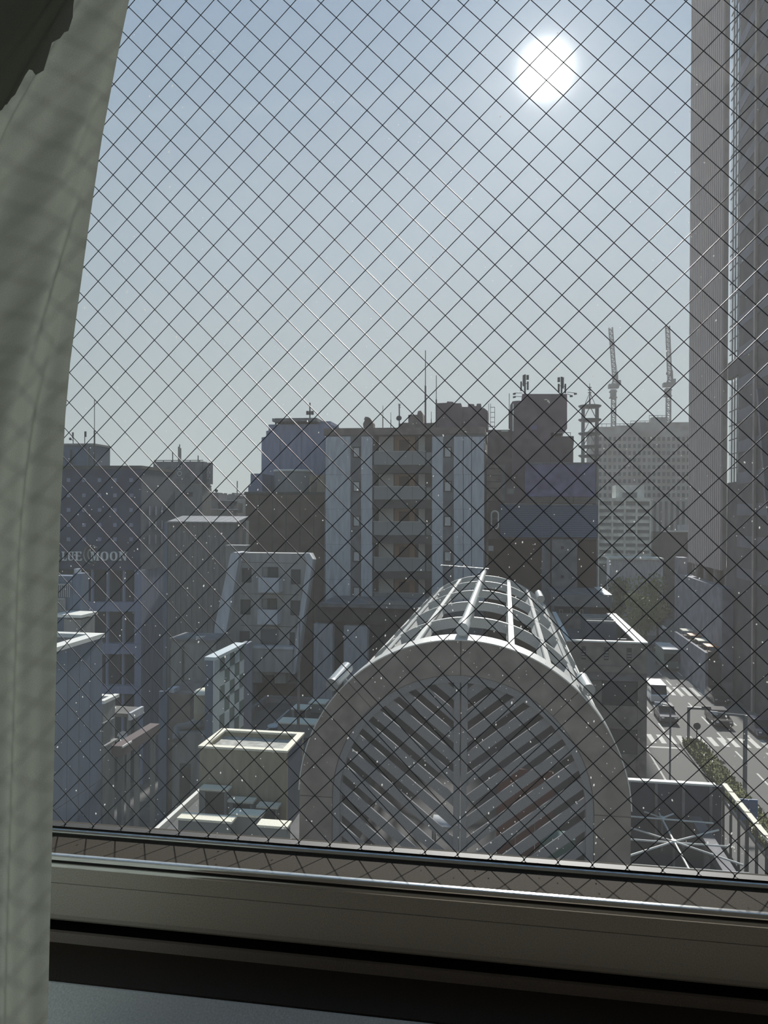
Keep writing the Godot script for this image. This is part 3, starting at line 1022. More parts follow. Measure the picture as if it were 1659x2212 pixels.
	for q in ac:
		var Dn: float = q[3]
		var a := P(q[0], q[2], Dn)
		var c := P(q[1], q[2], Dn)
		ac_unit("air conditioner, " + q[5], a.x, yr, -Dn, c.x - a.x, maxf(a.y - yr, 0.35), 0.30 if q[4] else 0.36, q[4])
	# grey stucco blocks behind the yard, with a water tank
	var s1 := thing("stucco_block", "grey stucco block with a pale left corner behind the dark yard", "building", foot_of(375, 35))
	fb(s1, "wall", 346, 1498, 410, 1700, 35, 3, M.mid_brown, 0.0)
	fb(s1, "corner_pier", 342, 1494, 360, 1700, 34.8, 0.2, M.panel_blue, 0.0)
	fb(s1, "pipe_box", 362, 1488, 376, 1497, 35, 0.6, M.pale)
	var DT := 31.0
	var s2 := thing("plant_room", "low grey plant room with a pipe along its top below the beige tank", "building", foot_of(410, DT))
	fb(s2, "wall", 372, 1584, 466, 1720, DT, 2.2, M.panel_grey, 0.0)
	fb(s2, "door", 358 + 30, 1650, 358 + 52, 1720, DT - 0.04, 0.04, M.dark, 5.0)
	cyl(s2, "pipe", P(384, 1571, DT + 0.4), P(436, 1563, DT + 0.4), 0.16, M.mid, 12)
	cyl(s2, "pipe_drop", P(380, 1600, DT - 0.2), P(384, 1571, DT + 0.4), 0.16, M.mid, 12)
	var top2 := P(441, 1584, DT).y
	var wt := thing("water_tank", "beige cylindrical water tank with a domed lid", "water tank", Vector3(P(441, 1560, DT + 1).x, top2, -DT - 1.0))
	var wc := P(441, 1575, DT + 1.0)
	var wr := P(462, 1530, DT + 1).x - P(441, 1530, DT + 1).x
	var wh := P(441, 1497, DT + 1).y
	mi(wt, "shell", lathe([[wr, 0], [wr, 0.5], [wr * 1.02, 0.52], [wr * 1.02, 0.58], [wr, 0.6], [wr, wh - top2 - 0.1]], 28), M.beige, Transform3D(Basis(), Vector3(wc.x, top2 + 0.1, wc.z)))
	mi(wt, "lid", lathe([[wr * 1.06, 0.0], [wr * 1.05, 0.05], [wr * 0.8, 0.14], [wr * 0.5, 0.19], [0.0, 0.21]], 28), M.cream, Transform3D(Basis(), Vector3(wc.x, wh, wc.z)))
	bx(wt, "base", wc.x - wr, wc.x + wr, top2, top2 + 0.1, wc.z + wr, wc.z - wr, M.mid)
	# pale stucco house behind the tank
	var sh := thing("pale_stucco_house", "plain pale stucco house wall behind the water tank", "building", foot_of(420, 39))
	fb(sh, "wall", 369, 1386, 466, 1600, 39, 2.0, M.panel_grey, 0.0)
	fb(sh, "coping", 366, 1380, 467, 1386, 38.9, 2.1, M.mid)
	fb(sh, "downpipe", 393, 1397, 396, 1480, 38.9, 0.08, M.dark)
	cyl(sh, "roof_pipe", P(424, 1377, 39.3), P(440, 1376, 39.3), 0.06, M.tube_white, 8)
	# chequered screen wall, seen along its face
	var XC := P(463, 1420, 26.8).x
	var cw := thing("chequered_wall", "wall screen of pale and green chequered panels with a light coping", "screen wall", Vector3(XC, 0, -29))
	var z0 := PX(463, 1420, XC).z
	var z1 := PX(528, 1389, XC).z
	var yc := PX(463, 1420, XC).y
	bx(cw, "wall", XC - 0.35, XC - 0.04, 0, yc - 0.12, z0, z1 - 1.1, M.panel_blue)
	bx(cw, "coping", XC - 0.38, XC + 0.05, yc - 0.12, yc, z0, z1, M.check_white)
	bx(cw, "edge_strip", XC - 0.04, XC, 0, yc - 0.12, z0, z0 - 0.55, M.check_white)
	var zt0 := z0 - 0.55
	var cwid := (zt0 - z1) / 5.0
	for c in 5:
		for r in 13:
			var y1 := yc - 0.12 - r * 0.54
			var y0 := y1 - 0.54
			bx(cw, "tile", XC - 0.04, XC - 0.005 * (1 + r % 2), y0 + 0.004, y1 - 0.004, zt0 - c * cwid - 0.004, zt0 - (c + 1) * cwid + 0.004, M.check_green if (r + c) % 2 == 0 else M.check_white)
	# thin mast
	var po := thing("lightning_mast", "thin grey mast rising beside the left edge of the arch", "mast", foot_of(646, 31))
	cyl(po, "pole", foot_of(646, 31), P(646, 1405, 31), 0.06, M.mid, 8)
	cyl(po, "tip", P(646, 1405, 31), P(647, 1340, 31), 0.03, M.mid, 8)
	# low roof yard with machines between the chequered wall and the arch
	var YQ := 10.6
	var lq := thing("machine_roof", "dark low roof with machines left of the arch building", "building", Vector3(-9, 0, -37))
	bx(lq, "body", -13.0, -5.8, 0, YQ, -33.0, -41.0, M.dark)
	bx(lq, "parapet", -13.0, -12.8, YQ, YQ + 0.35, -33.0, -41.0, M.mid)
	bx(lq, "parapet", -12.8, -5.8, YQ, YQ + 0.35, -40.8, -41.0, M.mid)
	cyl(lq, "roof_pipe", PY(576, 1578, YQ + 0.1), PY(624, 1534, YQ + 0.1), 0.05, M.tube_white, 8)
	for q in [[600, 690, 1560, 34.4, "broad grey machine on the low roof nearest the arch"], [630, 662, 1538, 37.5, "dark-fronted machine at the back of the low roof"], [667, 702, 1542, 38.8, "grey machine at the back right of the low roof"]]:
		var Dm: float = q[3]
		var a := P(q[0], q[2], Dm)
		var c := P(q[1], q[2], Dm)
		ac_unit("air conditioner, " + q[4], a.x, YQ, -Dm, minf(c.x, -5.9) - a.x, maxf(a.y - YQ, 0.6), 0.9, q[0] == 630)
	var fd := thing("flat_dish", "shallow round white dish lying on the low machine roof", "dish", PY(590, 1570, YQ))
	var fc := PY(590, 1570, YQ + 0.3)
	mi(fd, "reflector", lathe([[0.0, 0.0], [0.15, 0.01], [0.26, 0.05], [0.27, 0.06]], 24), M.tube_white, Transform3D(Basis(Vector3.RIGHT, 0.15), fc))
	cyl(fd, "stand", fc - Vector3(0, 0.3, 0), fc, 0.04, M.steel, 8)

# ---------------------------------------------------------------- dark blue building with the moon sign
func blue_moon() -> void:
	var D := 55.0
	var b := thing("blue_facade_building", "dark blue building with pale square studs and a moon sign", "building", foot_of(220, D + 4))
	var xr := P(304, 1100, D).x
	var xl := P(20, 1100, D).x
	var top := P(230, 1006, D).y
	var ymid := P(240, 1231, D).y
	var zb := -61.0
	bx(b, "upper_wall", xl, xr, ymid, top - 0.25, -D, zb, M.slate_facade)
	bx(b, "side_wall", xr, xr + 0.06, ymid, top - 0.3, -D, zb, M.slate_light)
	bx(b, "roof_edge", xl - 0.1, xr + 0.1, top - 0.25, top, -D + 0.1, zb, M.dark)
	bx(b, "recess_wall", xl, xr - 0.6, 0, ymid, -D - 1.0, zb, M.navy)
	for u in [147.7, 181, 214.5, 248, 283]:
		for v in [1037, 1070, 1101.5, 1134, 1165]:
			fb(b, "stud_block", u - 3.6, v - 4, u + 3.6, v + 4, D - 0.12, 0.12, M.pale_blue)
	for v in [1103, 1134, 1165]:
		for z in [-56.2, -57.3, -58.4]:
			var y := P(320, v, D + 2).y
			bx(b, "side_window", xr + 0.06, xr + 0.09, y - 0.35, y + 0.35, z, z - 0.22, M.pale_blue)
	# lettering and crescent
	var row := [["B", 115, 129], ["L", 134, 144.5], ["U", 146, 160], ["E", 162, 177], ["M", 196, 215], ["O", 218, 234.5], ["O", 238, 254], ["N", 257, 275]]
	for q in row:
		letters(b, q[0], serif, q[1], 1191.5, q[2], 1211, D - 0.12, 0.12, M.sign_text)
	var mo := PackedVector2Array()
	var mc := P(199, 1198.5, D - 0.12)
	var mr := P(199, 1179, D).y - P(199, 1198.5, D).y
	for p in arc(Vector2(mc.x, mc.y), mr, 55, 290, 28): mo.append(p)
	var inner := arc(Vector2(mc.x + mr * 0.36, mc.y + mr * 0.06), mr * 0.86, 278, 82, 24)
	for p in inner: mo.append(p)
	mi(b, "moon_emblem", extrude(mo, -D + 0.22, -D + 0.02), M.sign_moon)
	# lower storeys: white columns, beams and dark glass
	for q in [[1301, 1321], [1391, 1413], [1482, 1499]]:
		for i in 4:
			var us := [150, 191.5, 226, 259, 290]
			fb(b, "beam_panel", us[i] + 0.25, q[0], us[i + 1] - 0.25, q[1], D - 0.05, 0.8, M.pale_blue)
	for u in [163, 195.5, 229, 264]:
		var p := P(u, 1270, D - 0.05)
		cyl(b, "column", Vector3(p.x, 0, -D - 0.28), Vector3(p.x, ymid, -D - 0.28), 0.13, M.pale_blue, 14)
	for i in 6:
		var vs := [1231, 1301, 1346, 1391, 1437, 1482, 1540]
		fb(b, "corner_panel", 290, vs[i] + 0.3, 305, vs[i + 1] - 0.3, D - 0.06, 0.7, M.pale_blue, -1.0)
	bx(b, "corner_wall", P(290.3, 1400, D).x, xr, 0, ymid, -D - 0.7, zb, M.pale_blue)
	for q in [[1233, 1299], [1323, 1389], [1415, 1480], [1501, 1545]]:
		for w in [[166, 193], [199, 226], [233, 260], [267, 289]]:
			fb(b, "glass_bay", w[0], q[0], w[1], q[1], D + 0.9, 0.06, M.glass_navy)
	# things on the roof
	var rb := thing("roof_hut", "pale blue roof hut on top of the dark blue building", "hut", P(172, 1006, D + 2))
	fb(rb, "wall", 120, 962, 203, 1006, D + 1.5, 2.5, M.panel_blue, top)
	fb(rb, "roof_edge", 119, 958, 204, 962, D + 1.4, 2.7, M.panel_grey)
	fb(rb, "ladder", 151, 972, 154, 1006, D + 1.38, 0.06, M.dark, top)
	fb(rb, "ladder", 188, 960, 191, 1006, D + 1.38, 0.06, M.steel, top)
	var m1 := thing("lightning_rod", "tall thin lightning rod beside the pale roof hut", "lightning rod", P(204.5, 1006, D + 1))
	cyl(m1, "pole", Vector3(P(204.5, 1000, D + 1).x, top, -D - 1), P(204, 930, D + 1), 0.06, M.black_metal, 8)
	cyl(m1, "tip", P(204, 930, D + 1), P(204, 864, D + 1), 0.03, M.black_metal, 6)
	var k := 0
	for q in [[158, 934, "short antenna with a dish ball on the pale roof hut"], [183, 932, "double antenna rods on the pale roof hut"]]:
		var a := thing("roof_antenna", q[2], "antenna", P(q[0], 960, D + 2))
		cyl(a, "rod", Vector3(P(q[0], 960, D + 2).x, P(172, 958, D + 1.4).y, -D - 2), P(q[0], q[1], D + 2), 0.035, M.black_metal, 6)
		cyl(a, "panel", P(q[0] + (2 if k else -0.5), q[1] + 12, D + 2), P(q[0] + (2 if k else -0.5), q[1], D + 2), 0.07, M.black_metal, 8)
		if k == 0:
			var s := SphereMesh.new()
			s.radius = 0.11
			s.height = 0.22
			mi(a, "dish_ball", s, M.black_metal, Transform3D(Basis(), P(152, 948, D + 2)))
			cyl(a, "arm", P(152, 948, D + 2), P(158, 952, D + 2), 0.025, M.black_metal, 6)
		k += 1
	# second sign on the side wall
	var ss := thing("side_sign", "faint upright sign of words and a moon on the blue building's side", "sign", P(350, 1060, 61.6))
	fb(ss, "board", 331, 1030, 371, 1092, 61.4, 0.25, M.slate_light, 0.0)
	letters(ss, "BLUE", serif, 342, 1037, 368, 1053, 61.35, 0.05, M.ghost_text)
	letters(ss, "MOON", serif, 345, 1064, 370, 1078, 61.35, 0.05, M.ghost_text)
	var m2 := PackedVector2Array()
	var c2 := P(344, 1068, 61.35)
	for p in arc(Vector2(c2.x, c2.y), 0.6, 70, 280, 20): m2.append(p)
	for p in arc(Vector2(c2.x + 0.2, c2.y), 0.52, 270, 82, 20): m2.append(p)
	mi(ss, "moon_emblem", extrude(m2, -61.33, -61.39), M.ghost_text)
	# penthouse with a sign, behind
	var D2 := 66.0
	var pb := thing("sign_penthouse", "slate penthouse with ringed letters on its boards behind the moon sign building", "building", foot_of(390, D2 + 2))
	var x0 := P(331, 1020, D2).x
	var x1 := P(437, 1020, D2).x
	var pt := P(385, 997, D2).y
	var pm := P(385, 1044, D2).y
	bx(pb, "board_box", x0, x1, pm, pt, -D2, -D2 - 2.4, M.mid)
	bx(pb, "side_board", x1, x1 + 0.06, pm, pt, -D2, -D2 - 2.4, M.slate_light)
	bx(pb, "roof_rail", x0, x1, pt + 0.08, pt + 0.14, -D2 - 0.1, -D2 - 0.2, M.black_metal)
	for u in [335, 352, 370, 390, 410, 430]:
		fb(pb, "rail_post", u, 994, u + 1.2, 997, D2 + 0.1, 0.1, M.black_metal, pt)
	bx(pb, "underslot", x0 + 0.2, x1 - 0.1, pm - 0.14, pm, -D2 - 0.3, -D2 - 2.2, M.coping)
	fb(pb, "lower_wall", 338, 1047, 437, 1100, D2 + 0.2, 2.2, M.panel_grey, 0.0)
	window_at(pb, 395, 1062, 418, 1074, D2 + 0.2, M.steel, M.glass_dark, 0.08)
	for q in [[1009, "ring"], [1023, "ring"]]:
		var tm := TorusMesh.new()
		tm.inner_radius = 0.17
		tm.outer_radius = 0.23
		tm.rings = 20
		tm.ring_segments = 8
		mi(pb, "letter_ring", tm, M.sign_text, Transform3D(Basis(Vector3.RIGHT, PI / 2), P(388, q[0], D2 - 0.04)))
	letters(pb, "IC", sans, 369, 1001, 376, 1015, D2 - 0.02, 0.04, M.ghost_text)
	for q in [[380, 1001, 397, 1002], [380, 1031, 397, 1032], [380, 1001, 380.8, 1032], [396.2, 1001, 397, 1032]]:
		fb(pb, "sign_border", q[0], q[1], q[2], q[3], D2 - 0.03, 0.03, M.ghost_text)
	var sm := TextMesh.new()
	sm.text = "IC"
	sm.font = sans
	sm.font_size = 48
	sm.pixel_size = 0.018
	sm.depth = 0.05
	for i in 2:
		mi(pb, "letter", sm, M.ghost_text, Transform3D(Basis(Vector3.UP, PI / 2), Vector3(x1 + 0.09, pt - 0.62 - i * 0.62, -D2 - 1.2)))
	var pa := thing("roof_antenna", "cluster of upright antenna rods on the slate penthouse roof", "antenna", P(387, 996, D2 + 1))
	for q in [[373, 975], [385.5, 965], [388, 960], [390.5, 968], [428, 984]]:
		cyl(pa, "rod", Vector3(P(q[0], 996, D2 + 1).x, pt, -D2 - 1), P(q[0], q[1], D2 + 1), 0.05, M.black_metal, 6)

# ---------------------------------------------------------------- corrugated shed, angular white block, blue-grey block
func middle_left() -> void:
	var D := 50.0
	var k := thing("corrugated_building", "tall grey building of ribbed sheet with a pale metal eave", "building", foot_of(440, D + 3))
	var x0 := P(362, 1250, D).x
	var x1 := P(511, 1250, D).x
	var yt := P(437, 1128, D).y
	bx(k, "wall", x0, x1, 0, yt, -D, -D - 2.2, M.corrugated)
	for i in 13:
		var x := lerpf(x0 + 0.15, x1 - 0.1, i / 12.0)
		bx(k, "wall_rib", x - 0.035, x + 0.035, 0, yt, -D + 0.06, -D, M.corrugated)
	var e0 := P(361, 1128, D - 0.3)
	var e1 := P(511, 1126, D - 0.3)
	for i in 10:
		var a := lerpf(e0.x, e1.x, i / 10.0) + 0.012
		var c := lerpf(e0.x, e1.x, (i + 1) / 10.0) - 0.012
		var m := extrude_x(PackedVector2Array([Vector2(-D + 0.3, yt - 0.05), Vector2(-D + 0.3, yt + 0.04), Vector2(-D - 2.2, yt + 0.42), Vector2(-D - 2.2, yt + 0.3)]), a, c)
		mi(k, "eave_sheet", m, M.eave)
	bx(k, "corner_trim", x0 - 0.25, x0, 0, yt, -D + 0.08, -D - 0.3, M.panel_blue)
	var kb := thing("pale_side_house", "pale narrow house wall right of the ribbed sheet building", "building", foot_of(520, D + 1))
	bx(kb, "wall", x1 + 0.06, P(531, 1200, D + 1).x, 0, P(520, 1125, D + 1).y, -D - 1.0, -D - 1.6, M.panel_grey)
	fb(kb, "lower_wall", 487, 1181, 531, 1400, D - 4.0, 0.8, M.panel_grey, 0.0)
	fb(kb, "roof_edge", 486, 1178, 531, 1181, D - 4.1, 1.0, M.eave)
	# small roofs in the gap, and a far low skyline
	var far := thing("far_low_blocks", "stepped low blocks far off in the gap under the sky", "buildings", foot_of(500, 150))
	poly(far, "skyline_wall", [[470, 1500], [470, 1084], [476, 1084], [476, 1074], [487, 1074], [487, 1069], [493, 1069], [493, 1067], [501, 1067], [501, 1064.5], [506, 1064.5], [506, 1069], [530, 1072], [545, 1072], [545, 1500]], 150, 8, M.mid)
	fb(far, "pale_front", 505, 1078, 530, 1128, 149.5, 0.5, M.far_wall)
	fb(far, "window", 512, 1087, 523, 1108, 149.3, 0.2, M.dark)
	var fm := thing("far_mast", "single thin mast over the far low blocks", "mast", foot_of(512.5, 149))
	cyl(fm, "pole", foot_of(512.5, 148.5), P(512.5, 1039, 148.5), 0.12, M.steel, 6)
	var sr := thing("roof_cabins", "small grey cabins on a roof in the gap beside the slate penthouse", "building", foot_of(465, 72))
	fb(sr, "cabin", 441, 1064, 471, 1110, 72, 2.5, M.mid, 0.0)
	fb(sr, "cabin", 471.5, 1082, 497, 1110, 72.4, 2.0, M.mid, 0.0)
	fb(sr, "cabin_roof", 470, 1080.5, 499, 1082, 72.2, 2.4, M.pale)
	fb(sr, "door", 446, 1066, 456, 1086, 71.95, 0.05, M.panel_grey)
	fb(sr, "platform", 378, 1099, 505, 1101, 71, 1.4, M.pale)
	fb(sr, "platform_wall", 378, 1101, 505, 1130, 71.1, 1.2, M.panel_grey, 0.0)
	var sp := SphereMesh.new()
	sp.radius = 0.16
	sp.height = 0.32
	mi(sr, "beacon", sp, M.black_metal, Transform3D(Basis(), P(467.5, 1060, 73)))
	cyl(sr, "beacon_post", P(467.5, 1061, 73), P(467.5, 1066, 73), 0.04, M.black_metal, 6)

	# angular white block
	D = 42.0
	var a := thing("angular_white_block", "white apartment block with slanting side walls and small square windows", "building", foot_of(570, D + 3))
	poly(a, "facade", [[512, 1194], [667, 1196], [674, 1210], [651, 1355], [637, 1454], [617, 1454], [617, 1476], [593, 1476], [593, 1458], [566, 1458], [566, 1475], [546, 1475], [546, 1700], [474, 1700], [480, 1393]], D, 1.0, M.stucco_white)
	fb(a, "rear_body", 500, 1215, 600, 1500, D + 1.0, 2.6, M.dark_brown, 0.0)
	poly(a, "slanted_fin", [[498, 1197], [504, 1193], [518, 1194], [487, 1372], [478, 1420], [476, 1700], [459, 1700], [460, 1396], [464, 1351]], D - 0.6, 1.4, M.pale)
	poly(a, "slanted_fin", [[655, 1195], [668, 1195], [676, 1208], [652, 1356], [637, 1456], [627, 1456], [643, 1352], [663, 1212]], D - 0.35, 0.35, M.pale)
	for q in [[523, 1227, 543, 1258], [629, 1230, 649, 1262], [520, 1295, 541, 1327], [628, 1297, 648, 1329], [518, 1363, 539, 1395], [626, 1366, 636, 1397]]:
		window_at(a, q[0], q[1], q[2], q[3], D - 0.01, M.dark, M.glass_matt, 0.09, 0.05)
	for q in [[566, 1225, 601, 1248], [565, 1293, 598, 1317]]:
		window_at(a, q[0], q[1], q[0] + 17, q[3], D - 0.01, M.mid, M.panel_grey, 0.06, 0.05)
		window_at(a, q[0] + 13, q[1], q[2], q[3], D - 0.04, M.dark, M.glass_matt, 0.1, 0.05)
	window_at(a, 563, 1358, 601, 1398, D - 0.01, M.mid, M.glass_dark, 0.06, 0.05)
	for q in [[558, 1248, 602, 1280], [556, 1317, 599, 1349]]:
		fb(a, "balcony_front", q[0], q[1], q[2], q[3], D - 0.9, 0.08, M.pale)
		fb(a, "balcony_floor", q[0], q[3] - 4, q[2], q[3] - 1, D - 0.82, 0.8, M.pale)
		var xa := P(q[0], (q[1] + q[3]) / 2, D - 0.9).x
		var xb := P(q[2], (q[1] + q[3]) / 2, D - 0.9).x
		var ya := P(580, q[3], D - 0.9).y
		var yb := P(580, q[1], D - 0.9).y
		bx(a, "balcony_side", xa, xa + 0.06, ya, yb, -D + 0.82, -D, M.pale)
		bx(a, "balcony_side", xb - 0.06, xb, ya, yb, -D + 0.82, -D, M.pale)
	fb(a, "balcony_front", 548, 1399, 632, 1452, D - 0.5, 0.08, M.stucco_white)
	fb(a, "balcony_cap", 547, 1396, 633, 1402, D - 0.55, 0.55, M.pale)
	for v in [1215, 1283, 1352]:
		fb(a, "course_line", 520, v, 645, v + 1.2, D - 0.03, 0.03, M.mid)
	fb(a, "base_wall", 546.5, 1476, 636, 1700, D + 1.0, 0.6, M.dark_brown, 0.0)

	# blue-grey stepped block and its neighbours behind
	D = 76.0
	var h := thing("stepped_blue_block", "stepped lilac-grey block with an overhanging roof canopy left of centre", "building", foot_of(640, D + 4))
	poly(h, "front_wall", [[565, 1600], [565, 945], [575, 943], [575, 931], [580, 930], [580, 917], [706, 916], [731, 923], [731, 1600]], D, 8, M.pale_blue)
	poly(h, "side_fin", [[690, 1600], [690, 935], [731, 935], [731, 1600]], D - 0.5, 0.5, M.pale_blue)
	fb(h, "roof_canopy", 588, 903, 684, 910, D - 0.6, 6, M.mid)
	for u in [594, 612, 640, 668]:
		fb(h, "canopy_post", u, 910, u + 2, 917, D, 0.3, M.dark)
	fb(h, "upper_block", 684, 910, 714, 917, D + 1, 4, M.pale_blue)
	for u in [604, 650]:
		fb(h, "wall_joint", u, 935, u + 1.0, 1060, D - 0.04, 0.04, M.mid)
	var ho := thing("roof_siren_mast", "mast with round siren horns on the stepped lilac block", "mast", P(669.5, 904, D))
	cyl(ho, "pole", P(669.5, 904, D + 1), P(669.5, 870, D + 1), 0.07, M.black_metal, 8)
	bar(ho, "cross_arm", P(663, 893, D + 1), P(676, 893, D + 1), 0.08, 0.08, M.black_metal)
	for u in [664, 669.5, 675]:
		cyl(ho, "horn", P(u, 896, D + 0.8), P(u, 888, D + 0.8), 0.13, M.black_metal, 10)
	var h2 := thing("step_wing", "lower lilac wing stepping down left of the stepped block", "building", foot_of(552, D - 2))
	fb(h2, "wall", 541, 1023, 566, 1110, D - 5.5, 4.5, M.pale_blue, 0.0)
	fb(h2, "low_wall", 536, 1049, 541, 1110, D - 5, 3, M.pale_blue, 0.0)
	D = 71.0
	var h3 := thing("rounded_roof_room", "grey rounded roof room with a pale rim above the brown block", "building", foot_of(620, D + 2))
	var rp := P(624, 1040, D)
	var rw := P(665, 1040, D).x - rp.x
	var rt := P(624, 1018, D).y
	mi(h3, "drum", lathe([[rw, 0], [rw, rt], [0, rt]], 40), M.panel_grey, Transform3D(Basis.from_scale(Vector3(1, 1, 0.8)), Vector3(rp.x, 0, -D - 0.8 * rw)))
	mi(h3, "rim", lathe([[rw + 0.06, rt], [rw + 0.1, rt + 0.1], [rw + 0.04, rt + 0.2], [0, rt + 0.2]], 40), M.coping, Transform3D(Basis.from_scale(Vector3(1, 1, 0.8)), Vector3(rp.x, 0, -D - 0.8 * rw)))
	var h4 := thing("beige_gable", "pale beige gable between the rounded roof room and the tall apartment block", "building", foot_of(690, D - 1))
	fb(h4, "wall", 668, 1026, 703, 1075, D - 0.6, 3, M.beige, 0.0)
	fb(h4, "door", 560 + 112, 1040, 560 + 124, 1075, D - 0.65, 0.05, M.mid_brown)
	D = 64.0
	var xe := P(701, 1200, 62.9).x
	var d := thing("brown_box_building", "dark brown windowless box building left of the tall apartment block", "building", foot_of(615, D + 2))
	var dx0 := P(530, 1150, D).x
	var dt := P(615, 1069, D).y
	bx(d, "wall", dx0, xe - 0.15, 0, dt, -D, -D - 5.5, M.dark_brown)
	bx(d, "roof_edge", dx0 - 0.1, xe - 0.12, dt, dt + 0.25, -D + 0.1, -D - 5.5, M.dark)
	for i in 5:
		var x := lerpf(dx0, xe, (i + 1) / 6.0)
		bx(d, "wall_joint", x - 0.03, x + 0.03, 0, dt, -D + 0.03, -D, M.dark)
	fb(d, "roof_bench", 560, 1062, 584, 1064.5, D + 0.4, 0.8, M.pale)
	fb(d, "roof_bench", 564, 1064.5, 580, 1069, D + 0.5, 0.6, M.mid)

# ---------------------------------------------------------------- tall apartment block in the centre
func centre_building() -> void:
	var D := 63.0
	var g := thing("apartment_block", "tall grey apartment block with pale upright panels and glass balconies", "building", foot_of(870, D + 5))
	var x0 := P(701, 1100, D).x
	var x1 := P(1046, 1100, D).x
	var yt := P(870, 926, D).y
	var yp := P(800, 1300, D).y
	var xb0 := P(804, 1100, D).x
	var xb1 := P(933, 1100, D).x
	bx(g, "wall", x0, xb0, 0, yt, -D, -D - 12, M.mid)
	bx(g, "wall", xb1, x1, 0, yt, -D, -D - 12, M.mid)
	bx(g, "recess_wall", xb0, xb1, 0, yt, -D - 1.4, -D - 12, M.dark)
	bx(g, "roof_band", x0 - 0.1, x1 + 0.02, yt - 0.5, yt + 0.08, -D + 0.12, -D - 12, M.mid_brown)
	# pale panels
	for q in [[703, 757], [780, 804], [933, 957], [980, 1000], [1001, 1018], [1019, 1046]]:
		var vs := [943, 1025, 1100, 1176, 1252, 1303]
		for i in 5:
			fb(g, "facade_panel", q[0] + 0.2, vs[i] + 0.2, q[1] - 0.2, vs[i + 1] - 0.2, D - 0.18, 0.18, M.pale)
	for v in [965, 1039, 1114, 1190, 1267]:
		window_at(g, 762, v, 778.5, v + 24, D, M.dark, M.curtain_pane, 0.1, 0.05)
		window_at(g, 958.5, v, 976, v + 24, D, M.dark, M.curtain_pane, 0.1, 0.05)
	# balconies
	var rows := [[942, 975, 1004, 1022], [1021, 1051, 1079, 1098], [1097, 1127, 1156, 1174], [1173, 1205, 1234, 1251], [1249, 1281, 1305, 1320]]
	for r in rows:
		var DW := D + 1.35
		fb(g, "balcony_window", 818, r[0], 850, r[1] + 8, DW, 0.05, M.curtain_pane)
		fb(g, "balcony_door", 852, r[0], 896, r[1] + 8, DW - 0.02, 0.07, M.orange_wood)
		fb(g, "balcony_door_glass", 862, r[0] + 8, 884, r[1] + 4, DW - 0.05, 0.03, M.deep_brown)
		fb(g, "balcony_window", 904, r[0], 918, r[1] + 8, DW, 0.05, M.curtain_pane)
		fb(g, "balcony_slab", 804.5, r[2], 932.5, r[3], D - 0.05, 1.4, M.dark)
		var us := [808, 836.5, 863.5, 891, 918]
		for i in 4:
			fb(g, "balcony_pane", us[i] + 0.6, r[1] + 0.6, us[i + 1] - 0.6, r[2], D - 0.12, 0.05, M.balcony_glass)
			fb(g, "balcony_post", us[i] - 0.6, r[1], us[i] + 0.6, r[2], D - 0.1, 0.06, M.steel)
		fb(g, "balcony_post", 917.4, r[1], 918.6, r[2], D - 0.1, 0.06, M.steel)
		fb(g, "balcony_rail", 806, r[1] - 1, 920, r[1] + 0.5, D - 0.16, 0.12, M.rail_metal)
		fb(g, "balcony_pane", 921, r[1] + 2, 932, r[2], D - 0.06, 0.05, M.glass_grey)
	# podium with a projecting slab and pale piers
	var DP := 57.0
	var p := thing("podium_building", "dark podium with a projecting slab and pale piers below the apartment block", "building", foot_of(780, DP + 2))
	fb(p, "slab", 690, 1307, 945, 1314, DP - 0.8, 5.8, M.mid)
	fb(p, "parapet", 792, 1300, 945, 1307, DP - 0.7, 0.2, M.panel_grey)
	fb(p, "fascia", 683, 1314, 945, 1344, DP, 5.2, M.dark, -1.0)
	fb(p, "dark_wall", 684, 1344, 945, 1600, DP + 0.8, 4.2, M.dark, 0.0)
	for q in [[677, 718, 1348], [742, 793, 1352]]:
		fb(p, "pier", q[0], q[2], q[1], 1560, DP, 0.8, M.pale, 0.0)
	fb(p, "glass_bay", 719, 1348, 741, 1500, DP + 0.7, 0.1, M.glass_dark)
	fb(p, "glass_bay", 800, 1350, 830, 1500, DP + 0.7, 0.1, M.glass_dark)
	# roofscape
	var list := [
		["roof_hut", "low grey stair hut left on the apartment block roof", [[861, 926], [861, 915], [868, 915], [868, 913], [882, 913], [882, 896], [901, 896], [903, 888], [909, 887], [913, 893], [914, 914], [945, 913], [945, 926]], 66.0],
		["roof_hut", "tall square roof hut in the middle of the skyline", [[943, 926], [943, 871], [965, 870], [966, 867], [979, 868], [980, 871], [996, 871], [998, 880], [998, 926]], 67.0],
		["roof_hut", "notched roof hut right of the square one", [[998.5, 926], [998.5, 879], [1011, 879], [1011, 872], [1024, 873], [1025, 877], [1029, 877], [1030, 872], [1039, 872], [1040, 883], [1045, 881], [1054, 888], [1054, 926]], 67.5],
	]
	for q in list:
		var o := thing(q[0], q[1], "hut", P(q[2][0][0], 926, q[3]))
		var pts: Array = q[2]
		poly(o, "wall", pts, q[3], 3.0, M.plum if q[3] > 66.5 else M.mid_brown)
	var hl := thing("roof_ladder", "caged ladder frame right of the notched roof hut", "ladder", P(1060, 926, 67))
	for q in [[1055, 872, 1056, 926], [1059, 872, 1060, 890], [1060, 879, 1069, 880], [1060, 890, 1069, 891], [1059, 901, 1069, 902], [1059, 911, 1069, 912], [1068, 879, 1069, 924], [1059, 890, 1060, 924], [1055, 920, 1069, 921.5]]:
		fb(hl, "bar", q[0], q[1], q[2], q[3], 67.0, 0.08, M.steel)
	var bust := thing("roof_ventilator", "rounded roof ventilator on the apartment block's left parapet", "ventilator", P(795, 925, D + 2))
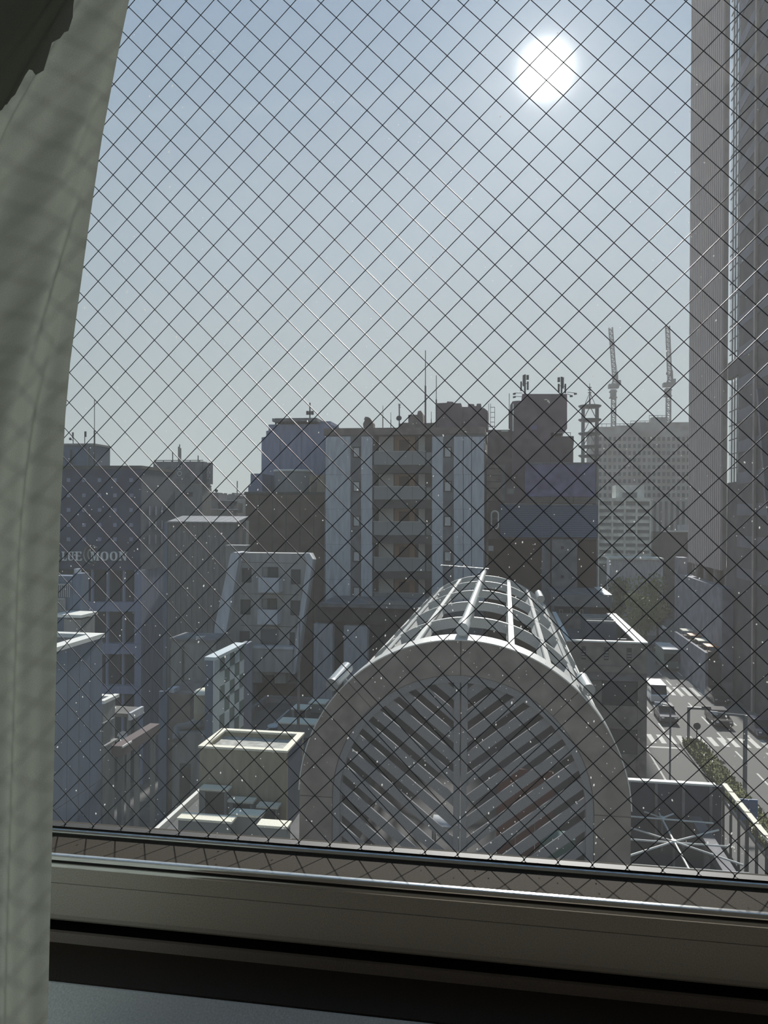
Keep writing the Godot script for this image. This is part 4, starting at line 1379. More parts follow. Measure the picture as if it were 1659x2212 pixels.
	poly(bust, "cowl", [[785, 924], [784, 915], [787, 910], [789, 903], [793, 901], [799, 903], [803, 908], [806, 914], [806, 924]], D + 2, 1.0, M.mid_brown)
	poly(bust, "hood", [[786, 906], [789, 900], [796, 901], [795, 904]], D + 1.9, 1.2, M.mid)
	var am := [[919, 757, 0.07, "tallest thin mast on the centre skyline"], [942.5, 811, 0.06, "second thin mast just left of the square roof hut"], [827, 876, 0.04, "short thin rod on the apartment block roof left of the aerial"], [844.5, 891, 0.035, "shortest thin rod on the apartment block roof"], [931.5, 889, 0.035, "small rod between the two tall masts"], [1100, 850, 0.05, "thin rod left of the plum roof tower"]]
	for q in am:
		var o := thing("roof_mast", q[3], "mast", P(q[0], 926, 65), "thin masts on the skyline")
		cyl(o, "pole", P(q[0], 926.5, 65), P(q[0], lerpf(926, q[1], 0.55), 65), q[2], M.black_metal, 6)
		cyl(o, "tip", P(q[0], lerpf(926, q[1], 0.55), 65), P(q[0], q[1], 65), q[2] * 0.5, M.black_metal, 6)
	var ae := thing("roof_aerial", "aerial with a dish on the apartment block roof", "aerial", P(862.5, 915, 65))
	cyl(ae, "pole", P(862.5, 921, 65), P(862.5, 873, 65), 0.05, M.black_metal, 6)
	for q in [[860, 866.5, 873], [860.5, 866, 876], [861, 866, 880]]:
		bar(ae, "element", P(q[0], q[2], 65), P(q[1], q[2], 65), 0.04, 0.04, M.black_metal)
	mi(ae, "dish", lathe([[0.0, 0.0], [0.15, 0.02], [0.24, 0.07]], 16), M.black_metal, Transform3D(Basis(Vector3.RIGHT, 1.3), P(862, 904, 64.9)))

# ---------------------------------------------------------------- plum and brown buildings right of centre
func plum_buildings() -> void:
	var D := 66.0
	var xl := P(1046, 1100, 63.0).x + 0.15
	var b := thing("plum_building", "plum-brown building carrying purple and blue billboards right of centre", "building", foot_of(1165, D + 5))
	var y1 := P(1140, 928, D).y
	var y2 := P(1260, 998, D).y
	var x1 := P(1240, 970, D).x
	var xe := P(1291, 1100, D).x
	bx(b, "main_wall", xl, P(1106, 960, D).x, 0, y1, -D, -D - 10, M.plum_dark)
	poly(b, "tower_wall", [[1102, 1500], [1102, 875], [1107, 867], [1117, 865.5], [1128, 865.5], [1128, 851], [1225, 851], [1225, 926], [1219, 933], [1190, 935], [1190, 1500]], D + 0.4, 8, M.plum)
	poly(b, "right_wing", [[1190, 1500], [1190, 943], [1239.5, 942], [1239.5, 961], [1238.5, 962], [1238.5, 1500]], D + 0.2, 7, M.plum_dark)
	fb(b, "right_lower", 1238.6, 999, 1288, 1300, D + 0.8, 7, M.plum_dark, 0.0)
	fb(b, "parapet_rail", 1197, 934, 1233, 935.2, D + 0.3, 0.1, M.rail_metal)
	for u in [1197, 1215, 1232]:
		fb(b, "rail_post", u, 934, u + 1.2, 943, D + 0.3, 0.1, M.rail_metal)
	fb(b, "wall_slot", 1107, 872, 1109.5, 931, D + 0.3, 0.1, M.coping)
	fb(b, "wall_ledge", 1083, 930, 1098, 932, D - 0.1, 0.1, M.coping)
	fb(b, "sign_patch", 1147, 918, 1160, 928, D + 0.33, 0.07, M.billboard_purple)
	for q in [[1176, 862, 1182, 864], [1182, 864, 1186, 868], [1185, 867, 1187.5, 871]]:
		fb(b, "yellow_mark", q[0], q[1], q[2], q[3], D + 0.35, 0.05, M.cream)
	fb(b, "balcony_box", 1051, 1004, 1084, 1082, D - 0.5, 0.5, M.mid_brown)
	for v in [1012, 1026, 1040, 1054]:
		fb(b, "balcony_line", 1051, v, 1083, v + 1.2, D - 0.55, 0.05, M.dark)
	fb(b, "pilaster", 1084, 1005, 1091, 1082, D - 0.6, 0.6, M.mid)
	window_at(b, 1094, 1054, 1112, 1068, D - 0.01, M.mid, M.panel_grey, 0.1)
	# billboards, mounted on the front
	var p1 := thing("billboard", "plain purple billboard above the blue slatted one", "billboard", P(1210, 1075, D - 0.6))
	fb(p1, "board", 1134, 1001, 1286, 1073, D - 0.6, 0.4, M.billboard_purple)
	fb(p1, "top_edge", 1133, 999, 1287, 1001.5, D - 0.7, 0.6, M.mid)
	for i in 3:
		fb(p1, "walkway_bar", 1136, 1075 + i * 4.3, 1288, 1076.3 + i * 4.3, D - 1.0 + i * 0.02, 0.15, M.panel_grey)
	for u in [1150, 1190, 1230, 1270]:
		fb(p1, "bracket", u, 1073, u + 1.5, 1087, D - 0.9, 0.7, M.mid)
	var p2 := thing("billboard", "wide blue slatted billboard under the purple one", "billboard", P(1190, 1162, D - 0.8))
	fb(p2, "backing", 1079, 1090, 1291, 1161, D - 0.4, 0.3, M.navy)
	for i in 15:
		var v := 1090.5 + i * 4.7
		fb(p2, "slat", 1080, v, 1190, v + 3.9, D - 0.55, 0.15, M.billboard_blue)
		fb(p2, "slat", 1190.6, v, 1290.5, v + 3.9, D - 0.55, 0.15, M.billboard_blue)
	fb(p2, "top_rail", 1090, 1088, 1280, 1090, D - 0.6, 0.3, M.panel_grey)
	var p3 := thing("oval_sign", "upright oval sign with two round faces beside the blue billboard", "sign", P(1069, 1144, D - 0.9))
	var oc := P(1069, 1123, D - 0.9)
	var ow := P(1077.5, 1123, D).x - P(1060, 1123, D).x
	var oh := P(1069, 1103, D).y - P(1069, 1144, D).y
	var ov := PackedVector2Array()
	for p in arc(Vector2(oc.x, oc.y + oh / 2 - ow / 2), ow / 2, 0, 180, 14): ov.append(p)
	for p in arc(Vector2(oc.x, oc.y - oh / 2 + ow / 2), ow / 2, 180, 360, 14): ov.append(p)
	mi(p3, "case", extrude(ov, -D + 0.9, -D + 0.5), M.coping)
	var iv := Geometry2D.offset_polygon(ov, -0.10)
	if iv.size(): mi(p3, "face", extrude(iv[0], -D + 0.93, -D + 0.9), M.mid)
	for v in [1113, 1127.5]:
		var c := P(1069, v, D - 0.9)
		cyl(p3, "round_face", Vector3(c.x, c.y, -D + 0.92), Vector3(c.x, c.y, -D + 1.0), 0.23, M.dark, 20)
	fb(p3, "bracket", 1064, 1118, 1074, 1121, D - 0.5, 0.5, M.steel)
	# lower storeys
	fb(b, "sign_strip", 1050, 1085, 1055, 1300, D - 0.2, 0.2, M.mid_brown)
	fb(b, "brown_bay", 1054, 1165, 1169, 1300, D - 0.1, 0.1, M.deep_brown, 0.0)
	fb(b, "pale_panel", 1055, 1179, 1066, 1190, D - 0.16, 0.06, M.curtain_pane)  # small pale panel on the brown bay
	fb(b, "pier", 1170, 1166, 1188, 1300, D - 0.5, 0.5, M.mid, 0.0)
	fb(b, "pier", 1192, 1165, 1247, 1300, D - 0.7, 0.7, M.mid, 0.0)
	for v in [1180, 1243]:
		fb(b, "vent", 1212, v, 1218, v + 6, D - 0.76, 0.06, M.dark)
	fb(b, "dark_bay", 1248, 1167, 1288, 1300, D + 0.2, 0.6, M.deep_brown, 0.0)
	fb(b, "edge_pipe", 1288, 1160, 1291, 1300, D + 0.4, 0.2, M.mid, 0.0)
	# roof antennas with floodlights
	for q in [[1134, 810, "antenna cluster of upright panels at the left of the plum roof tower"], [1213, 815, "antenna cluster of upright panels at the right of the plum roof tower"]]:
		var a := thing("panel_antenna", q[2], "antenna", P(q[0], 851, D + 2), "panel antennas on the plum tower")
		var u: float = q[0]
		var s := 1.0 if u < 1200 else -1.0
		cyl(a, "pole", Vector3(P(u, 852, D + 2).x, P(1176, 851, D + 0.4).y, -D - 2), P(u, q[1] - 1, D + 2), 0.08, M.black_metal, 8)
		for w in [[-5, 0, 1, 24], [3, 0, 8.5, 10], [-10, 14, -6.5, 34], [4, 14, 8, 32]]:
			var e0: float = u + s * w[0]
			var e1: float = u + s * w[2]
			fb(a, "panel", minf(e0, e1), q[1] + w[1], maxf(e0, e1), q[1] + w[3], D + 1.9, 0.15, M.black_metal)
		bar(a, "strut", P(u - s * 9, q[1] + 20, D + 2), P(u + s * 7, q[1] + 18, D + 2), 0.05, 0.05, M.black_metal)
	var fl := [[1111, 849, 1128, 849, "left of the plum tower, on the top arm"], [1111, 856, 1128, 857, "left of the plum tower, on the lower arm"], [1243, 849, 1225, 847, "right of the plum tower, on the long arm"], [1234, 854, 1225, 851, "right of the plum tower, on the short arm"]]
	for q in fl:
		var o := thing("arm_floodlight", "small floodlight " + q[4], "lamp", P(q[2], q[3], D + 1), "arm floodlights on the plum tower")
		bar(o, "arm", P(q[0], q[1], D + 1), P(q[2], q[3], D + 1), 0.04, 0.04, M.black_metal)
		var c := P(q[0], q[1] + 1.5, D + 1)
		bar(o, "head", c - Vector3(0.12, 0.03, 0), c + Vector3(0.12, 0.0, 0), 0.1, 0.14, M.black_metal)
	# houses between the plum building and the corner building
	var m := thing("mid_block", "grey block with a wide eave between plum building and corner building", "building", foot_of(1260, 57))
	fb(m, "fascia", 1190, 1286, 1322, 1311, 57, 6, M.mid, -1.0)
	fb(m, "wall", 1206, 1311, 1318, 1400, 57.6, 5.0, M.navy, 0.0)
	fb(m, "dark_shopfront", 1276, 1312, 1318, 1338, 57.5, 0.1, M.deep_brown)
	var ft := P(1300, 1286, 57).y
	bx(m, "roof_sheet", P(1304, 1290, 57).x, P(1322, 1290, 57).x, ft, ft + 0.06, -57, -63, M.coping)
	for q in [[1206, 1316, 1214, 1330], [1230, 1314, 1238, 1334], [1250, 1316, 1258, 1332]]:
		window_at(m, q[0] + 2, q[1], q[2] + 2, q[3], 57.55, M.mid, M.glass_dark, 0.06)

# ---------------------------------------------------------------- far right: office slab, cranes, lattice tower, white grid building
func truss(a: Vector3, b: Vector3, w: float, n: int, t: float) -> ArrayMesh:
	var bs := along(a, b)
	var bars := []
	var cs := [bs.x * w / 2 + bs.z * w / 2, bs.x * w / 2 - bs.z * w / 2, -bs.x * w / 2 - bs.z * w / 2, -bs.x * w / 2 + bs.z * w / 2]
	for c in cs: bars.append([a + c, b + c, t])
	for i in n:
		var p := a.lerp(b, float(i) / n)
		var q := a.lerp(b, float(i + 1) / n)
		for k in 4:
			var c0: Vector3 = cs[k]
			var c1: Vector3 = cs[(k + 1) % 4]
			bars.append([p + c0, p + c1, t * 0.7])
			bars.append([p + (c0 if i % 2 else c1), q + (c1 if i % 2 else c0), t * 0.7])
	return lattice(bars)
func crane(label: String, um: float, vtop: float, u1: float, v1: float, cab_v: float, D: float, hook: bool) -> void:
	var o := thing("tower_crane", label, "crane", foot_of(um, D), "tower cranes on the skyline")
	var base := foot_of(um, D)
	var head := P(um, vtop, D)
	mi(o, "mast", truss(base, head, 1.1, 44, 0.22), M.steel)
	fb(o, "turntable", um - 10, cab_v, um + 12, cab_v + 8, D - 1, 2.4, M.steel)
	fb(o, "collar", um - 6, cab_v + 12, um + 6, cab_v + 30, D - 0.9, 1.8, M.steel)
	fb(o, "collar_ring", um - 8, cab_v + 15, um + 8, cab_v + 17, D - 1.0, 2.0, M.steel)
	fb(o, "collar_ring", um - 8, cab_v + 28, um + 8, cab_v + 30, D - 1.0, 2.0, M.steel)
	fb(o, "counterweight", um + 8, cab_v - 8, um + 16, cab_v + 2, D - 0.8, 1.6, M.steel)
	var foot := P(um + 3, cab_v, D)
	var tip := P(u1, v1, D)
	mi(o, "jib", truss(foot, tip, 1.0, 24, 0.16), M.steel)
	var apex := P(um + 8, cab_v - 26, D)
	bar(o, "apex_strut", P(um + 9, cab_v, D), apex, 0.3, 0.3, M.steel)
	bar(o, "apex_strut", P(um - 4, cab_v, D), apex, 0.25, 0.25, M.steel)
	cyl(o, "stay", apex, foot.lerp(tip, 0.8), 0.06, M.steel, 5)
	if hook:
		cyl(o, "hook_cable", P(u1 - 1, 770, D), P(u1 - 1, 806, D), 0.06, M.steel, 5)
		fb(o, "hook_block", u1 - 2.5, 804, u1 + 0.5, 809, D, 0.5, M.steel)
func far_right() -> void:
	var D := 200.0
	var o := thing("office_slab", "wide pale grey office slab with small windows behind the street", "building", foot_of(1400, D + 5))
	poly(o, "front_wall", [[1276, 2000], [1276, 925], [1292, 924], [1292, 922], [1330, 922], [1330, 919], [1364, 919], [1364, 914], [1376, 912], [1540, 912], [1540, 2000]], D, 10, M.far_wall)
	fb(o, "roof_house", 1408, 901, 1438, 913, D + 2, 4, M.far_wall)
	for q in [[1290, 915, 1330], [1330, 915, 1366], [1362, 909, 1404], [1402, 897, 1440]]:
		fb(o, "roof_rail", q[0], q[1], q[2], q[1] + 1, D + 0.5, 0.15, M.steel)
		for i in 5:
			var u: float = lerpf(q[0], q[2] - 1, i / 4.0)
			fb(o, "rail_post", u, q[1], u + 0.8, q[1] + 8, D + 0.5, 0.15, M.steel)
	for c in 22:
		for r in 9:
			var u := 1283 + c * 10.6
			if u > 1495: continue
			var v := 944 + r * 15.2
			fb(o, "window", u, v, u + 5.4, v + 8.2, D - 0.12, 0.12, M.far_window)
	for c in 16:
		var u := 1300 + c * 12.4
		if u > 1495: continue
		fb(o, "tall_window", u, 1083, u + 5.5, 1150, D - 0.12, 0.12, M.far_window)
	crane("left tower crane with its jib raised steeply over the office slab", 1325.5, 843, 1319, 708, 829, 225, false)
	crane("right tower crane with leaning jib and hanging hook", 1444, 838, 1442, 705, 826, 228, true)
	# lattice tower with ring platforms
	var DA := 130.0
	var t := thing("antenna_tower", "steel antenna tower with five ring platforms beside the plum building", "tower", foot_of(1275, DA))
	for u in [1259.5, 1289.5]:
		for dz in [-1.2, 1.2]:
			var p := P(u, 900, DA)
			cyl(t, "leg", Vector3(p.x, 0, -DA + dz), Vector3(p.x, P(u, 878, DA).y, -DA + dz), 0.17, M.steel, 8)
	for v in [878, 907.5, 937, 965, 985]:
		var c := P(1274, v, DA)
		var r := (P(1299, v, DA).x - P(1249, v, DA).x) / 2
		mi(t, "platform", lathe([[0, -0.22], [r * 0.85, -0.22], [r, 0.0], [r, 0.14], [0, 0.14]], 20), M.steel, Transform3D(Basis(), c))
	var pr := P(1259.5, 900, DA).x
	var pl := P(1289.5, 900, DA).x
	for q in [[878, 907.5], [907.5, 937], [937, 965], [965, 985]]:
		bar(t, "brace", Vector3(pr, P(1275, q[1], DA).y, -DA), Vector3((pr + pl) / 2, P(1275, q[0], DA).y, -DA), 0.12, 0.12, M.steel)
		bar(t, "brace", Vector3(pl, P(1275, q[1], DA).y, -DA), Vector3((pr + pl) / 2, P(1275, q[0], DA).y, -DA), 0.12, 0.12, M.steel)
	for u in [1262, 1287]:
		bar(t, "spire_brace", P(u, 877, DA), P(1274, 848, DA), 0.09, 0.09, M.steel)
	cyl(t, "spire", P(1274, 878, DA), P(1274, 828, DA), 0.16, M.steel, 8, 0.04)
	for v in [838, 843, 849]:
		var c := P(1274, v, DA)
		cyl(t, "spire_ring", c, c + Vector3(0, 0.12, 0), 0.3, M.steel, 10)
	# white grid building
	var DG := 150.0
	var w := thing("white_grid_building", "white office building with a grid of wide windows at the street's end", "building", foot_of(1350, DG + 4))
	fb(w, "wall", 1289, 1079, 1407, 1211, DG, 8, M.grid_window, 0.0)
	fb(w, "roof_band", 1289, 1076, 1407, 1083, DG - 0.5, 8.5, M.grid_white)
	fb(w, "roof_house", 1330, 1048, 1392, 1076, DG + 2, 5, M.grid_white)
	fb(w, "roof_door", 1345, 1064, 1376, 1075, DG + 1.9, 0.1, M.panel_grey)
	for u in [1290.5, 1320.5, 1347.5, 1373, 1403]:
		fb(w, "pier", u, 1083, u + 4.2, 1216, DG - 0.45, 0.45, M.grid_white, 0.0)
	for r in 9:
		var v := 1093.5 + r * 14.8
		fb(w, "spandrel", 1290, v, 1407, v + 6.5, DG - 0.3, 0.3, M.grid_white)
		fb(w, "sill_rail", 1290, v - 1.6, 1407, v - 0.6, DG - 0.2, 0.2, M.grid_white)
	for r in 9:
		for u in [[1295, 1320], [1325, 1347], [1352, 1373], [1377.5, 1402.5]]:
			var v := 1084.0 + r * 14.8
			fb(w, "window_pane", u[0], v, u[1], v + 7.2, DG - 0.08, 0.08, M.grid_window)
	var bs := thing("pale_street_pavilion", "pale low pavilion below the white grid building", "building", foot_of(1380, 140))
	fb(bs, "wall", 1317, 1208, 1432, 1240, 141, 4, M.pale, 0.0)
	fb(bs, "roof", 1315, 1205, 1434, 1209, 140.5, 5, M.grid_white)
	var dg := thing("dark_glass_block", "dark block with a bright roof line between grid building and tower", "building", foot_of(1460, 165))
	fb(dg, "wall", 1410, 1150, 1500, 1300, 165, 6, M.dark, 0.0)
	fb(dg, "roof_line", 1430, 1146, 1490, 1149, 164.5, 0.6, M.coping)
	fb(dg, "roof_box", 1470, 1134, 1487, 1146, 166, 3, M.pale)

# ---------------------------------------------------------------- tower on the right
func tower() -> void:
	var X := 26.5
	var t := thing("high_rise_tower", "high-rise with ribbed side wall and a glazed slot at the right edge", "tower", Vector3(X + 10, 0, -95))
	var H := 135.0
	var XA := X - 0.5
	var za := PX(1490, 900, XA).z
	var zb := PX(1562, 900, XA).z
	var zc := PX(1594.5, 900, X).z
	var zd := -58.0
	var yu := PX(1527, 1222, X).y
	bx(t, "ribbed_wall", XA, X, yu, H, za, zb, M.tower)
	# the open lower storey: back wall, columns, soffit
	bx(t, "open_storey_wall", X + 4.0, X + 4.4, 0, yu + 0.4, za, zb, M.tower)
	bx(t, "soffit", X, X + 4.4, yu, yu + 0.4, za, zb, M.tower)
	bx(t, "open_storey_end", X, X + 4.4, 0, yu, za, za + 0.4, M.tower)
	for i in 4:
		var zc4 := lerpf(za + 1.0, zb - 1.0, i / 3.0)
		cyl(t, "column", Vector3(X + 0.5, 0, zc4), Vector3(X + 0.5, yu, zc4), 0.45, M.tower, 16)
	for i in 18:
		var z := lerpf(za, zb, (i + 0.5) / 18.0)
		bx(t, "rib", XA - 0.2, XA, yu, H, z - 0.24, z + 0.24, M.tower_rib)
	bx(t, "brown_wall", X, X + 0.5, 0, H, zc, zd, M.tower_brown)
	for i in 34:
		var y := 14.0 + i * 3.6
		bx(t, "floor_band", X - 0.06, X, y, y + 1.3, zc, zd, M.tower_band)
	bx(t, "upright_fin", X - 0.3, X - 0.06, 0, H, PX(1632, 900, X).z, PX(1636, 900, X).z, M.tower)
	# slanting strut at the edge of the view
	bar(t, "slanting_strut", PX(1640, 840, X - 0.4), PX(1659, 1090, X - 0.4), 0.5, 0.5, M.tower_band)
	bar(t, "slanting_strut", PX(1659, 1090, X - 0.4), PX(1690, 1300, X - 0.4), 0.5, 0.5, M.tower_band)
	# glazed slot
	var y0 := PX(1583, 1042, X).y
	var y1 := PX(1583, 815, X).y
	var y2 := PX(1583, 778, X).y
	bx(t, "slot_base", X + 0.02, X + 0.5, 0, y0, zb, zc, M.tower_brown)
	bx(t, "slot_bridge", X + 0.02, X + 0.5, y1, y2, zb, zc, M.tower_brown)
	var n := 0
	var y := y0
	while y < H - 3.0:
		var yn := y + 1.72
		if not (yn > y1 and y < y2):
			bx(t, "slot_pane", X + 0.2, X + 0.23, y + 0.05, minf(yn, H) - 0.05, zb + 0.02, zc - 0.02, M.tower_glass)
			bx(t, "slot_transom", X + 0.16, X + 0.27, y - 0.05, y + 0.05, zb + 0.02, zc - 0.02, M.mid)
		y = yn
	for k in [0.25, 0.5, 0.75]:
		var z := lerpf(zb, zc, k)
		bx(t, "slot_mullion", X + 0.15, X + 0.28, y0, y1, z - 0.04, z + 0.04, M.mid)
		bx(t, "slot_mullion", X + 0.15, X + 0.28, y2, H, z - 0.04, z + 0.04, M.mid)
	bx(t, "core", 46, 70, 0, H, -60, -130, M.tower_brown)
	# podium with a pale wall and a dark open storey above it
	var p := thing("tower_podium", "podium with a plain pale side wall below the ribbed tower", "building", Vector3(X + 5, 0, -108))
	var XP := 25.2
	var pz0 := PX(1457, 1290, XP).z
	var pz1 := PX(1560, 1320, XP).z
	var ph := PX(1510, 1254, XP).y
	bx(p, "side_wall", XP, X - 0.05, 0.15, ph, pz0, pz1, M.podium_wall)
	bx(p, "end_pier", XP, X - 0.05, ph, PX(1460, 1203, XP).y, pz0, pz0 + 2.5, M.podium_wall)
	bx(p, "plinth", XP - 0.02, X - 0.05, 0, 0.15, pz0, pz1, M.mid)
	# low shaded terrace along the pavement
	var w := thing("low_terrace", "low pale terrace wall slanting along the shaded pavement", "terrace", Vector3(23, 0, -105))
	var XW := 23.4
	var a := PX(1457, 1364, XW)
	var c := PX(1524, 1412, XW)
	bx(w, "wall", XW, XW + 0.3, 0.02, a.y, a.z, c.z, M.podium_wall)
	bx(w, "floor", XW + 0.3, 25.15, 0.02, a.y - 1.0, a.z, c.z, M.dark)
	for i in 4:
		var z := lerpf(a.z, c.z, (i + 0.5) / 4.0)
		var s := thing("terrace_stall", ["first covered stall from the trees on the shaded terrace", "second covered stall from the trees on the shaded terrace", "third covered stall from the trees on the shaded terrace", "nearest covered stall on the shaded terrace"][i], "stall", Vector3(24.5, a.y - 1.0, z), "terrace stalls")
		bx(s, "counter", 23.9, 25.1, a.y - 1.0, a.y - 0.2, z - 1.0, z + 1.0, M.deep_brown)
		bx(s, "top", 23.85, 25.15, a.y + 0.5, a.y + 0.6, z - 1.1, z + 1.1, M.car_orange if i % 2 else M.cream)
		for q in [[23.9, -1.0], [25.1, -1.0], [23.9, 1.0], [25.1, 1.0]]:
			bx(s, "post", q[0] - 0.03, q[0] + 0.03, a.y - 1.0, a.y + 0.5, z + q[1] * 0.96 - 0.03, z + q[1] * 0.96 + 0.03, M.steel)

# ---------------------------------------------------------------- corner building by the street
func corner_building() -> void:
	var D := 42.0
	var b := thing("corner_building", "grey corner building with slot windows and a bright roof parapet right of the vault", "building", Vector3(5.3, 0, -48))
	var x0 := P(1222, 1400, D).x
	var x1 := P(1397, 1400, D).x
	var yt := P(1310, 1384.5, D).y
	var zb := -54.0
	var yr := yt - 1.1
	var yl := P(1310, 1439, D).y
	bx(b, "core", x0, x1 - 0.02, 0, yr - 0.05, -D - 0.25, zb, M.mid)
	bx(b, "roof", x0 + 0.25, x1 - 0.3, yr - 0.05, yr, -D - 0.25, zb + 0.25, M.roof_dark)
	bx(b, "upper_wall", x0, x1, yl, yt - 0.08, -D, -D - 0.25, M.arch)
	bx(b, "parapet", x1 - 0.28, x1, yr - 0.05, yt - 0.08, -D - 0.25, zb, M.arch)
	bx(b, "parapet", x0, x0 + 0.25, yr - 0.05, yt - 0.08, -D - 0.25, zb, M.arch)
	bx(b, "parapet", x0 + 0.25, x1 - 0.28, yr - 0.05, yt - 0.08, zb + 0.25, zb, M.arch)
	bx(b, "coping", x0, x1 + 0.05, yt - 0.08, yt, -D + 0.06, -D - 0.22, M.coping)
	bx(b, "coping", x1 - 0.55, x1 + 0.05, yt - 0.08, yt, -D - 0.22, zb, M.coping)
	bx(b, "coping", x0, x0 + 0.25, yt - 0.08, yt, -D - 0.22, zb, M.coping)
	for q in [[1256, 1265.5, 1396], [1305, 1315, 1398], [1354, 1364.5, 1400]]:
		fb(b, "slot_window", q[0], q[2], q[1], q[2] + 28, D - 0.015, 0.02, M.terrace_black)
		for i in 3:
			fb(b, "slot_louvre", q[0] + 0.6, q[2] + 10 + i * 6, q[1] - 0.6, q[2] + 12.5 + i * 6, D - 0.06, 0.045, M.panel_grey)
	fb(b, "ledge", 1222, 1439, 1398, 1452, D - 0.18, 0.43, M.arch)
	fb(b, "wall_band", 1222, 1452, 1397, 1470, D, 0.25, M.mid)
	fb(b, "corner_pier", 1377, 1470, 1397, 1700, D - 0.02, 0.27, M.arch, 0.0)
	for q in [[1470, 1523], [1573, 1626], [1676, 1728]]:
		fb(b, "glass_bay", 1240, q[0] + 2, 1376, q[1], D + 0.1, 0.12, M.glass_dark)
		fb(b, "spandrel", 1222, q[1], 1377, q[1] + 50, D, 0.25, M.arch)
		fb(b, "bay_pier", 1222, q[0], 1300, q[1], D, 0.1, M.arch)
	# roof hut and rails
	var h := thing("corner_roof_hut", "teal-grey roof hut with slatted top on the corner building", "hut", Vector3(P(1297, 1370, 46).x, yr, -47.5))
	fb(h, "wall", 1268, 1347, 1331, 1380, 46.0, 3.5, M.slate_light, yr)
	for i in 4:
		var z := -46.2 - i * 0.9
		bx(h, "roof_slat", P(1268, 1347, 46).x, P(1331, 1347, 46).x, P(1300, 1347, 46).y, P(1300, 1347, 46).y + 0.12, z, z - 0.3, M.panel_grey)
	var r := thing("roof_guard_rail", "short guard rail beside the corner building's roof hut", "railing", Vector3(P(1345, 1370, 45).x, yr, -45))
	railing(r, Vector3(P(1331, 1370, 45).x + 0.1, yr, -45), Vector3(P(1356, 1370, 45).x, yr, -45), 0.75, 4, M.rail_metal)

# ---------------------------------------------------------------- terrace with white tubes, lower right
func deck() -> void:
	var x0 := P(1362, 1750, 20.0).x + 0.12
	var XR := 7.9
	var t := thing("frame_terrace", "dark sunken terrace with a bright parapet right of the arch", "terrace", Vector3(5.5, 0, -24))
	var yp := P(1455, 1686, 30.0).y
	bx(t, "body", x0, XR, 0, 8.8, -12, -30, M.terrace_black)
	bx(t, "back_parapet", x0, XR, 8.8, yp - 0.07, -29.8, -30.0, M.navy)
	bx(t, "back_coping", x0, XR - 0.2, yp - 0.07, yp, -29.78, -30.02, M.coping)
	for i in 5:
		var x := lerpf(x0 + 0.4, XR - 0.4, i / 4.0)
		bx(t, "parapet_post", x - 0.05, x + 0.05, 8.8, yp - 0.07, -29.7, -29.8, M.mid)
	bx(t, "edge_beam", 6.75, 7.15, 9.7, 10.0, -12, -29.7, M.mid)
	for z in [-14.0, -21.0, -28.0]:
		bx(t, "beam_post", 6.85, 7.05, 8.8, 9.7, z, z - 0.2, M.mid)
	# white tubes in a star pattern
	var f := thing("tube_canopy", "star-shaped canopy of thin white tubes over the dark terrace", "canopy", Vector3(5.5, 8.8, -26))
	var Y := 10.0
	var L := [[1408, 1728, 1493, 1886], [1355, 1763, 1541, 1778.5], [1355, 1813, 1575, 1829], [1423, 1740, 1483, 1743.5], [1455.5, 1818, 1355, 1786], [1455.5, 1818, 1355, 1850], [1455.5, 1818, 1552, 1793], [1455.5, 1818, 1606, 1869], [1430, 1767.6, 1355, 1740], [1430, 1767.6, 1505, 1737.5], [1488, 1744.7, 1529, 1759], [1488, 1744.7, 1464, 1736], [1355, 1867.5, 1618, 1887]]
	for q in L:
		cyl(f, "tube", PY(q[0], q[1], Y), PY(q[2], q[3], Y), 0.035, M.coping, 8)
	for q in [[1455.5, 1818], [1430, 1767.6], [1488, 1744.7]]:
		var c := PY(q[0], q[1], Y)
		cyl(f, "hub", c - Vector3(0, 0.06, 0), c + Vector3(0, 0.06, 0), 0.09, M.coping, 12)
		cyl(f, "prop", Vector3(c.x, 8.8, c.z), c, 0.04, M.mid, 8)
	# railing along the street edge
	var r := thing("terrace_railing", "railing with pale cap pieces along the terrace's street edge", "railing", Vector3(XR + 0.1, 8.8, -22))
	for i in 18:
		var z := -30.0 + i * 0.95
		bx(r, "cap_piece", XR + 0.02, XR + 0.2, yp - 0.05, yp + 0.03, z + 0.06, z + 0.9, M.cream)
		bx(r, "post", XR + 0.06, XR + 0.14, 8.0, yp - 0.05, z, z + 0.06, M.black_metal)
	bx(r, "mid_rail", XR + 0.08, XR + 0.12, yp - 0.6, yp - 0.55, -30, -12.9, M.rail_metal)
	bx(r, "kick_board", XR + 0.05, XR + 0.15, 8.0, 8.9, -30, -12.9, M.dark)
	var s := thing("street_sign", "blue sign board on a post beyond the terrace railing", "sign", foot_of(1614, 44))
	fb(s, "board", 1592, 1727, 1637, 1772, 44, 0.1, M.sign_blue)
	for q in [[1596, 1732, 1614, 1748], [1618, 1732, 1633, 1748], [1596, 1752, 1633, 1767]]:
		fb(s, "board_panel", q[0], q[1], q[2], q[3], 43.97, 0.03, M.billboard_blue)
	cyl(s, "post", foot_of(1614, 44.2), P(1614, 1730, 44.2), 0.07, M.steel, 8)

